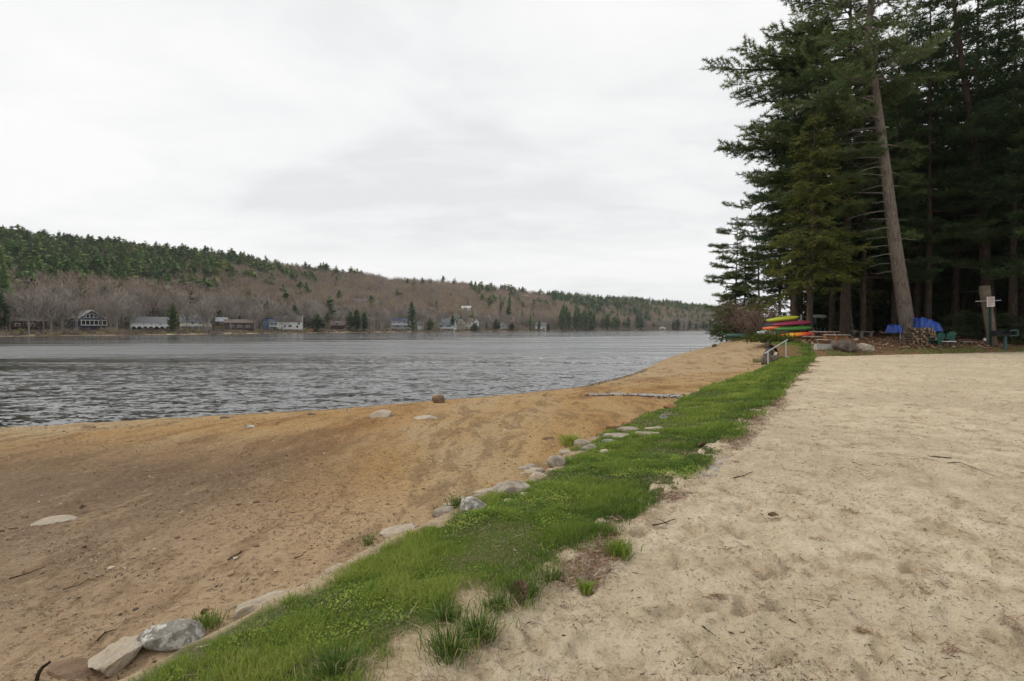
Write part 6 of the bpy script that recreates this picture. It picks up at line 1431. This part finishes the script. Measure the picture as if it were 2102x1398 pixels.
kayak(1588, 680.5, 44.3, 2.6, 'pale_hull', 'pale grey-blue kayak low at the left behind the bush', tilt=-4, yaw=-40)
kayak(1607, 686.0, 43.5, 1.9, 'pale_hull', 'pale kayak peeping out left of the orange and yellow one', tilt=-3, yaw=-45)
pr = hit(1626, 699, y1=60); pr[1] = 42.9; pr[0] = (1622 - CX) / F * 42.9; pr[2] = float(terrain(pr[0], pr[1]))
o = empty('kayak_rack', pr, R(-38), 'wooden rack holding the stack of kayaks at the edge of the wood', 'rack')
for x_ in (-0.75, 0.75):
    m = MB(); m.box((x_, 0, 0.85), (0.11, 0.11, 1.9)); m.build('post', P['weathered_wood'], o)
    for z_ in (0.20, 0.66, 1.02, 1.36):
        m = MB(); m.box((x_, 0, z_), (0.09, 1.5, 0.09)); m.build('arm', P['weathered_wood'], o)
# overturned canoe under the shrubs
p = np.array(((1532 - CX) / F * 52, 52.0, 0)); p[2] = float(terrain(p[0], p[1])); o = empty('canoe', p + np.array((0, 0, 0.02)), R(-38), 'dark green canoe lying upside down under the bare shrubs', 'canoe')
V, Fc = hull_shape(3.9, 0.95, 0.55, 0.10); V = np.array(V); V[:, 2] = 0.55 - V[:, 2]; m = MB(); m.add(V, Fc); m.build('hull', P['canoe_green'], o, smooth=True)
m = MB(); m.tube([(-1.9, 0, 0.42), (-0.9, 0, 0.56), (0, 0, 0.57), (0.9, 0, 0.56), (1.9, 0, 0.42)], 0.02, 5); m.build('keel', P['hull_trim'], o)

# ------------------------------------------------------------------ picnic tables, kerbs
def picnic(px, Y, yaw, label):
    p = np.array(((px - CX) / F * Y, Y, 0)); p[2] = float(terrain(p[0], p[1])) + 0.02; o = empty('picnic_table', p, R(yaw), label, 'picnic table', 'picnic tables')
    m = MB()
    for k in range(5): m.box((-0.36 + 0.18 * k, 0, 0.75), (0.165, 1.85, 0.04))
    m.build('tabletop', P['weathered_wood'], o)
    for s_ in (-1, 1):
        m = MB(); m.box((s_ * 0.68, 0, 0.44), (0.14, 1.85, 0.04)); m.box((s_ * 0.835, 0, 0.44), (0.14, 1.85, 0.04)); m.build('seat', P['weathered_wood'], o)
    for y_ in (-0.62, 0.62):
        m = MB(); m.box((0, y_, 0.69), (0.80, 0.05, 0.09)); m.box((0, y_ + 0.052, 0.375), (1.74, 0.05, 0.10)); m.build('crossbeam', P['orange_wood'], o)
        for s_ in (-1, 1):
            m = MB(); m.bar((s_ * 0.24, y_ - 0.05, 0.70), (s_ * 0.62, y_ - 0.05, 0.0), 0.05, 0.10); m.build('leg', P['orange_wood'], o)
    return o
picnic(1691, 38.4, 8, 'picnic table farther back with grey top and orange legs')
picnic(1718, 36.0, -6, 'picnic table nearer the flat boulder with grey top and orange legs')
def kerb(pa, pb, Y0, Y1, h, label):
    a = at(pa, 700, Y0); b_ = at(pb, 700, Y1); a[2] = b_[2] = 0; a[2] = float(terrain(a[0], a[1])); b_[2] = float(terrain(b_[0], b_[1])); m = MB(); d_ = b_ - a
    for j in range(2): m.bar(a + d_ * (j / 2 + 0.004) - a + np.array((0, 0, h / 2 - 0.03)), a + d_ * ((j + 1) / 2 - 0.004) - a + np.array((0, 0, h / 2 - 0.03)), 0.26, h)
    o = m.build('concrete_kerb', P['concrete']); o.location = a; tag(o, label, 'kerb', 'concrete kerbs round the picnic tables')
kerb(1674, 1721, 34.5, 34.9, 0.36, 'pale concrete kerb in front of the picnic tables'); kerb(1721, 1746, 35.1, 37.4, 0.26, 'concrete kerb running back right of the nearer picnic table')
# handrail
br_, bl_ = hit(1614, 736), hit(1577, 751); Yr, Yl = br_[1], bl_[1]
o = empty('handrail', br_, 0, 'grey metal handrail sloping down from the lawn to the beach', 'handrail')
tr_, tl_ = at(1617, 697, Yr) - br_, at(1570, 725.5, Yl) - br_
m = MB(); m.tube([tl_, tr_], 0.028, 8); m.build('rail', P['galvanised_steel'], o)
m = MB(); m.tube([(0, 0, -0.15), at(1613.5, 700, Yr) - br_], 0.026, 8); m.build('post', P['galvanised_steel'], o)
m = MB(); m.tube([bl_ - br_ + np.array((0, 0, -0.15)), at(1576.5, 722.5, Yl) - br_], 0.026, 8); m.build('post', P['galvanised_steel'], o)

# ------------------------------------------------------------------ pole, sign, grill, bucket
bp = hit(2037, 710); Y = bp[1]; s = Y / F
o = empty('wooden_pole', bp, 0, 'stout leaning wooden pole with a thin crossbar near the top', 'pole')
tp_ = at(2021.5, 588, Y) - bp; q = np.linspace(-0.05, 1, 14); C_ = tp_ * q[:, None]; C_[:, 0] += 0.03 * np.sin(q * 5)
m = MB(); m.tube(C_, np.interp(q, [0, 1], [8.4 * s, 9.6 * s]) * (1 + 0.03 * np.sin(q * 17)), 14); m.build('post', P['pole_wood'], o, smooth=False)
m = MB(); m.tube([tp_ + np.array((0, 0, -0.02)), tp_ + np.array((0, 0, 0.03))], [9.7 * s, 8.8 * s], 14); m.build('cap', P['pole_wood'], o)
m = MB(); m.tube([at(2002.5, 618.6, Y - 0.32) - bp, at(2055, 616.4, Y - 0.32) - bp], 0.024, 6); m.build('crossbar', P['galvanised_steel'], o)
Ys = Y - 0.55; bs = np.array(((2034 - CX) / F * Ys, Ys, 0)); bs[2] = float(terrain(bs[0], bs[1])); s = Ys / F
o = empty('rules_sign', bs, 0, 'white sign with reddish lines of writing on a dark metal post before the wooden pole', 'sign')
ts = at(2032, 612, Ys) - bs
m = MB(); m.bar((0, 0, -0.1), ts + np.array((0.01, 0.0, 0)), 0.16, 0.09); m.build('post', P['dark_green_paint'], o)
cs = at(2032, 619.5, Ys) - bs + np.array((0, -0.08, 0)); m = MB(); rot = Euler((0, R(-2.5), R(6))); m.box(cs, (17.5 * s, 0.02, 20 * s), rot=rot)
pl = m.build('panel', P['sign_face'], o)
m = MB(); Mr = np.array(rot.to_matrix())
for k in range(10):
    z_ = (0.40 - k * 0.088) * 20 * s; wl_ = (0.62, 0.80, 0.74, 0.82, 0.70, 0.80, 0.78, 0.66, 0.80, 0.5)[k] * 17.5 * s; x0 = -0.41 * 17.5 * s if k else -wl_ / 2; r_ = random.Random(k)
    while x0 < (-0.41 * 17.5 * s + wl_ if k else wl_ / 2) - 0.02:
        w_ = r_.uniform(0.03, 0.09); m.box(cs + Mr @ np.array((x0 + w_ / 2, -0.0135, z_)), (w_, 0.006, 0.028 if k else 0.045), rot=rot); x0 += w_ + 0.014
m.build('lettering', P['sign_ink'], pl)
bg_ = hit(2063, 719); Y = bg_[1]; s = Y / F; o = empty('barbecue_grill', bg_, R(-8), 'pedestal barbecue grill with black firebox and teal swivel frame', 'grill')
m = MB(); m.tube([(0, 0, -0.1), (0, 0, 30 * s)], 3.2 * s, 10); m.build('pedestal', P['teal_steel'], o)
m = MB(); z0, z1 = 29 * s, 40 * s; w_ = 25 * s; xo = -8 * s
for (c, sz) in (((xo, 0, z0), (w_, 0.5, 0.03)), ((xo, 0.25, (z0 + z1) / 2), (w_, 0.03, z1 - z0)), ((xo - w_ / 2, 0, (z0 + z1) / 2), (0.03, 0.5, z1 - z0)), ((xo + w_ / 2, 0, (z0 + z1) / 2), (0.03, 0.5, z1 - z0)), ((xo, -0.25, z0 + 0.05), (w_, 0.03, 0.12))): m.box(c, sz)
m.build('firebox', P['black_iron'], o)
m = MB()
for k in range(9): m.tube([(xo - w_ / 2 + w_ * (k + 0.5) / 9, -0.25, z1 - 0.03), (xo - w_ / 2 + w_ * (k + 0.5) / 9, 0.25, z1 - 0.03)], 0.008, 5)
m.build('grate', P['black_iron'], o)
m = MB(); xa, xb = 6 * s, 21 * s
for a, b_ in (((xa, -0.1, z0), (xb, -0.1, z0 + 1 * s)), ((xb, -0.1, z0 + 1 * s), (xb + 0.03, -0.1, z1 + 1 * s)), ((xb + 0.03, -0.1, z1 + 1 * s), (xa + 0.04, -0.1, z1)), ((xa + 0.04, -0.1, z1), (xa, -0.1, z0))): m.tube([a, b_], 0.045, 7)
m.build('swivel_frame', P['teal_steel'], o)
bb = hit(2026, 703); o = empty('bucket', bb + np.array((0, 0, 0.17)), R(150), 'white plastic bucket tipped on its side by the wooden pole', 'bucket')
m = MB(); th = np.linspace(0, 2 * math.pi, 19)[:-1]; V = []
for (x_, r_) in ((-0.2, 0.13), (-0.2, 0.14), (0.2, 0.17), (0.21, 0.18), (0.215, 0.16), (-0.17, 0.125)): V += [(x_, r_ * math.cos(a), r_ * math.sin(a)) for a in th]
Fc = [(i * 18 + j, i * 18 + (j + 1) % 18, (i + 1) * 18 + (j + 1) % 18, (i + 1) * 18 + j) for i in range(5) for j in range(18)] + [tuple(range(18)), tuple(range(90, 108))]
m.add(V, Fc); m.build('body', P['white_plastic'], o, smooth=True)
m = MB(); a = np.linspace(-1.5, 1.5, 9); m.tube(np.stack([0.2 + 0.15 * np.cos(a), 0.18 * np.sin(a), 0 * a - 0.05], 1), 0.006, 5); m.build('handle', P['galvanised_steel'], o)

# ------------------------------------------------------------------ garden chairs, little table
def adirondack(px, py, yaw, label):
    p = hit(px, py); o = empty('adirondack_chair', p, R(yaw), label, 'chair', 'green garden chairs by the woodpile')   # faces local -Y
    m = MB()
    for k in range(6):
        y_ = -0.30 + k * 0.095; m.box((0, y_, 0.36 - k * 0.032), (0.52, 0.08, 0.022), rot=Euler((R(-18), 0, 0)))
    m.build('seat', P['green_plastic'], o)
    m = MB()
    for k in range(5):
        x_ = -0.22 + k * 0.11; l = 0.82 - 0.03 * (k - 2) ** 2; m.bar((x_ * 0.9, 0.20, 0.16), (x_ * 1.12, 0.20 + l * 0.52, 0.16 + l * 0.92), 0.098, 0.022)
    m.bar((-0.26, 0.40, 0.46), (0.26, 0.40, 0.46), 0.05, 0.07); m.build('backrest', P['green_plastic'], o)
    for s_ in (-1, 1):
        m = MB(); m.box((s_ * 0.33, -0.02, 0.55), (0.13, 0.72, 0.025)); m.build('arm', P['green_plastic'], o)
        m = MB(); m.box((s_ * 0.29, -0.32, 0.27), (0.035, 0.09, 0.54)); m.build('leg', P['green_plastic'], o)
        m = MB(); m.bar((s_ * 0.27, -0.34, 0.34), (s_ * 0.27, 0.52, 0.02), 0.03, 0.10); m.build('leg', P['green_plastic'], o)
adirondack(1922, 710, -62, 'green slatted garden chair closest to the woodpile'); adirondack(1946, 707, -62, 'green slatted garden chair beside the small white table')
p = hit(1948, 714); o = empty('side_table', p, R(10), 'small white-topped table with log legs beside the green chairs', 'table')
m = MB(); m.box((0, 0, 0.43), (0.72, 0.42, 0.05)); m.build('tabletop', P['white_paint'], o)
for x_ in (-0.15, 0.17):
    m = MB(); m.tube([(x_, 0, -0.02), (x_, 0, 0.40)], [0.09, 0.085], 9); m.build('leg', P['firewood_bark'], o)
p = hit(1984, 708); o = empty('plank_bench', p, R(3), 'low plank bench on the ground right of the green chairs', 'bench')
m = MB(); m.box((0, 0, 0.22), (0.85, 0.22, 0.05)); m.build('seat', P['weathered_wood'], o)
for x_ in (-0.3, 0.3):
    m = MB(); m.box((x_, 0, 0.09), (0.12, 0.2, 0.2)); m.build('leg', P['firewood_bark'], o)
p = np.array(((1778 - CX) / F * 46.5, 46.5, 0)); p[2] = float(terrain(p[0], p[1])); o = empty('garden_bench', p, R(4), 'grey bench in the shade right of the pale hemlock trunk', 'bench')
m = MB(); m.box((0, 0, 0.50), (1.15, 0.36, 0.06)); m.build('seat', P['weathered_wood'], o)
for x_ in (-0.4, 0.4):
    m = MB(); m.box((x_, 0, 0.22), (0.08, 0.3, 0.5)); m.build('leg', P['weathered_wood'], o)

# ------------------------------------------------------------------ firewood
wb = hit(1902, 708); rg = np.random.default_rng(17); logs = []
for k in range(5):
    m = MB(); r_ = (0.085, 0.10, 0.115, 0.095, 0.075)[k]; n = 9; th = np.arange(n) * 2 * math.pi / n; rr_ = r_ * (1 + rg.normal(0, 0.10, n))
    if k in (1, 3): rr_ = rr_ * np.where(np.cos(th - 1.0) > 0.35, 0.62, 1.0)
    L = 0.46; V = [(rr_[j] * math.cos(th[j]), y_, rr_[j] * math.sin(th[j])) for y_ in (-L / 2, L / 2) for j in range(n)]
    m.add(V, [(j, (j + 1) % n, n + (j + 1) % n, n + j) for j in range(n)], mat=0); m.add(V, [tuple(range(n)), tuple(range(n, 2 * n))], mat=1); logs.append(m.mesh('firewood_log', [P['firewood_bark'], P['firewood_cut']]))
s = wb[1] / F; row = 0; z = 0.09
while z < 34 * s:
    f = z / (34 * s); xa, xb = (-31 + 13 * f ** 2) * s, (33 - 22 * f ** 1.6) * s; x_ = xa + (0.09 if row % 2 else 0)
    while x_ < xb:
        for dep in ((0, 1) if rg.uniform() < 0.5 else (0,)):
            o = bpy.data.objects.new('firewood_log', logs[int(rg.integers(5))]); COL.objects.link(o)
            o.location = (wb[0] + x_ + rg.normal(0, 0.018), wb[1] + 0.25 + dep * 0.48 + rg.normal(0, 0.06), wb[2] + z + rg.normal(0, 0.012)); o.rotation_euler = (rg.normal(0, 0.05), rg.uniform(0, 6.28), rg.normal(0.15, 0.22) if rg.uniform() < 0.8 else rg.uniform(0.6, 1.3))
            tag(o, 'split firewood log stacked in the pile beside the leaning pine', 'log', 'firewood logs of the pile')
        x_ += rg.uniform(0.175, 0.225)
    z += 0.165; row += 1
# tarps
def tarp(px0, px1, py0, py1, Y, label, seed, dp=0.9, skirt=True, ridge=0.5):
    p = at((px0 + px1) / 2, py1, Y); s = Y / F; Wd, Hh = (px1 - px0) * s, (py1 - py0) * s; nx, ny = 46, 34; U, Vv = np.meshgrid(np.linspace(-1, 1, nx), np.linspace(-1, 1, ny))
    top = Hh * (0.70 + 0.20 * np.cos((U - ridge + 0.5) * 1.5) + 0.16 * (fbm(U * 2 + seed, Vv, seed + 5, 3) - 0.5)) - Hh * 0.16 * U
    e = np.maximum(np.abs(U) ** 1.0, np.abs(Vv)); drop = sstep(e, 0.86, 1.0)
    f_ = (fbm(U * 3.5 + seed, Vv * 3.5, seed, 4) - 0.5) * 0.34 * Hh + 0.02 * Hh * np.sin(np.arctan2(Vv, U) * 7 + seed) * drop
    Z = top * (1 - drop) + f_ ; Z = np.where(e > 0.97, Z * 0.2, Z); Z = np.maximum(Z, 0.0 if skirt else -0.02)
    X = U * Wd / 2 * (0.95 + 0.05 * drop) + 0.05 * np.sin(Vv * 9 + seed) * drop; Yv = Vv * dp * (0.92 + 0.08 * drop) + 0.05 * np.sin(U * 13 + seed) * drop
    idx = np.arange(U.size).reshape(U.shape); q = np.stack([idx[:-1, :-1], idx[:-1, 1:], idx[1:, 1:], idx[1:, :-1]], -1).reshape(-1, 4)
    m = MB(); m.add(np.stack([X.ravel(), Yv.ravel(), Z.ravel()], 1), q); o = m.build('tarp', P['blue_tarp'], smooth=True); o.location = p; tag(o, label, 'tarp'); return o
tarp(1827, 1868, 664, 683, 43.0, 'blue tarp draped over the white-legged table left of the leaning trunk', 3, 0.55, ridge=0.8)
tarp(1872, 1921, 654, 680, 42.2, 'larger blue tarp heaped behind the woodpile right of the leaning trunk', 8, 0.9, ridge=0.2)
p = at(1846, 690, 43.0); zg = float(terrain(p[0], p[1])); p[2] = zg; s = 43.0 / F; h = float(at(1846, 681.5, 43.0)[2] - zg) + 0.04
o = empty('folding_table', p, 0, 'white-legged folding table under the left blue tarp', 'table'); m = MB(); m.box((0, 0, h), (1.15, 0.75, 0.04)); m.build('tabletop', P['white_plastic'], o)
for x_ in (-0.12, 0.42):
    m = MB(); m.tube([(x_, -0.3, -0.02), (x_, -0.3, h - 0.02)], 0.03, 7); m.tube([(x_, -0.3, h - 0.10), (x_ + 0.3, -0.3, h - 0.06)], 0.025, 7); m.build('leg', P['white_plastic'], o)
# upturned dinghy deep in the wood
p = np.array(((1681 - CX) / F * 55, 55.0, 0)); p[2] = float(terrain(p[0], p[1])); z_ = float(at(1681, 650, 55)[2] - p[2])
o = empty('dinghy', p, R(15), 'white upturned dinghy on low trestles in the shade behind the hemlock trunk', 'dinghy'); V, Fc = hull_shape(1.7, 0.8, 0.34, 0.05); V = np.array(V); V[:, 2] = z_ + 0.2 - V[:, 2]; m = MB(); m.add(V, Fc); m.build('hull', P['white_plastic'], o, smooth=True)
for x_ in (-0.45, 0.45):
    m = MB(); m.bar((x_, -0.35, -0.02), (x_, -0.05, z_ - 0.15), 0.07); m.bar((x_, 0.35, -0.02), (x_, 0.05, z_ - 0.15), 0.07); m.box((x_, 0, z_ - 0.13), (0.09, 0.9, 0.07)); m.build('trestle', P['weathered_wood'], o)

# ------------------------------------------------------------------ thin air over the lake
m = MB(); m.box((100, 1050, 90), (4600, 2500, 194)); hz = m.build('haze', [])
mh = bpy.data.materials.new('haze_air'); mh.use_nodes = True; t = mh.node_tree; t.nodes.clear(); ho = t.nodes.new('ShaderNodeOutputMaterial'); hv = t.nodes.new('ShaderNodeVolumePrincipled')
hv.inputs['Color'].default_value = (0.92, 0.95, 1.0, 1); hv.inputs['Density'].default_value = 0.00008; t.links.new(hv.outputs[0], ho.inputs['Volume'])
hz.data.materials.append(mh); hz['kind'] = 'stuff'; hz['label'] = 'thin pale haze in the air over the lake and far hillside'; hz['category'] = 'haze'
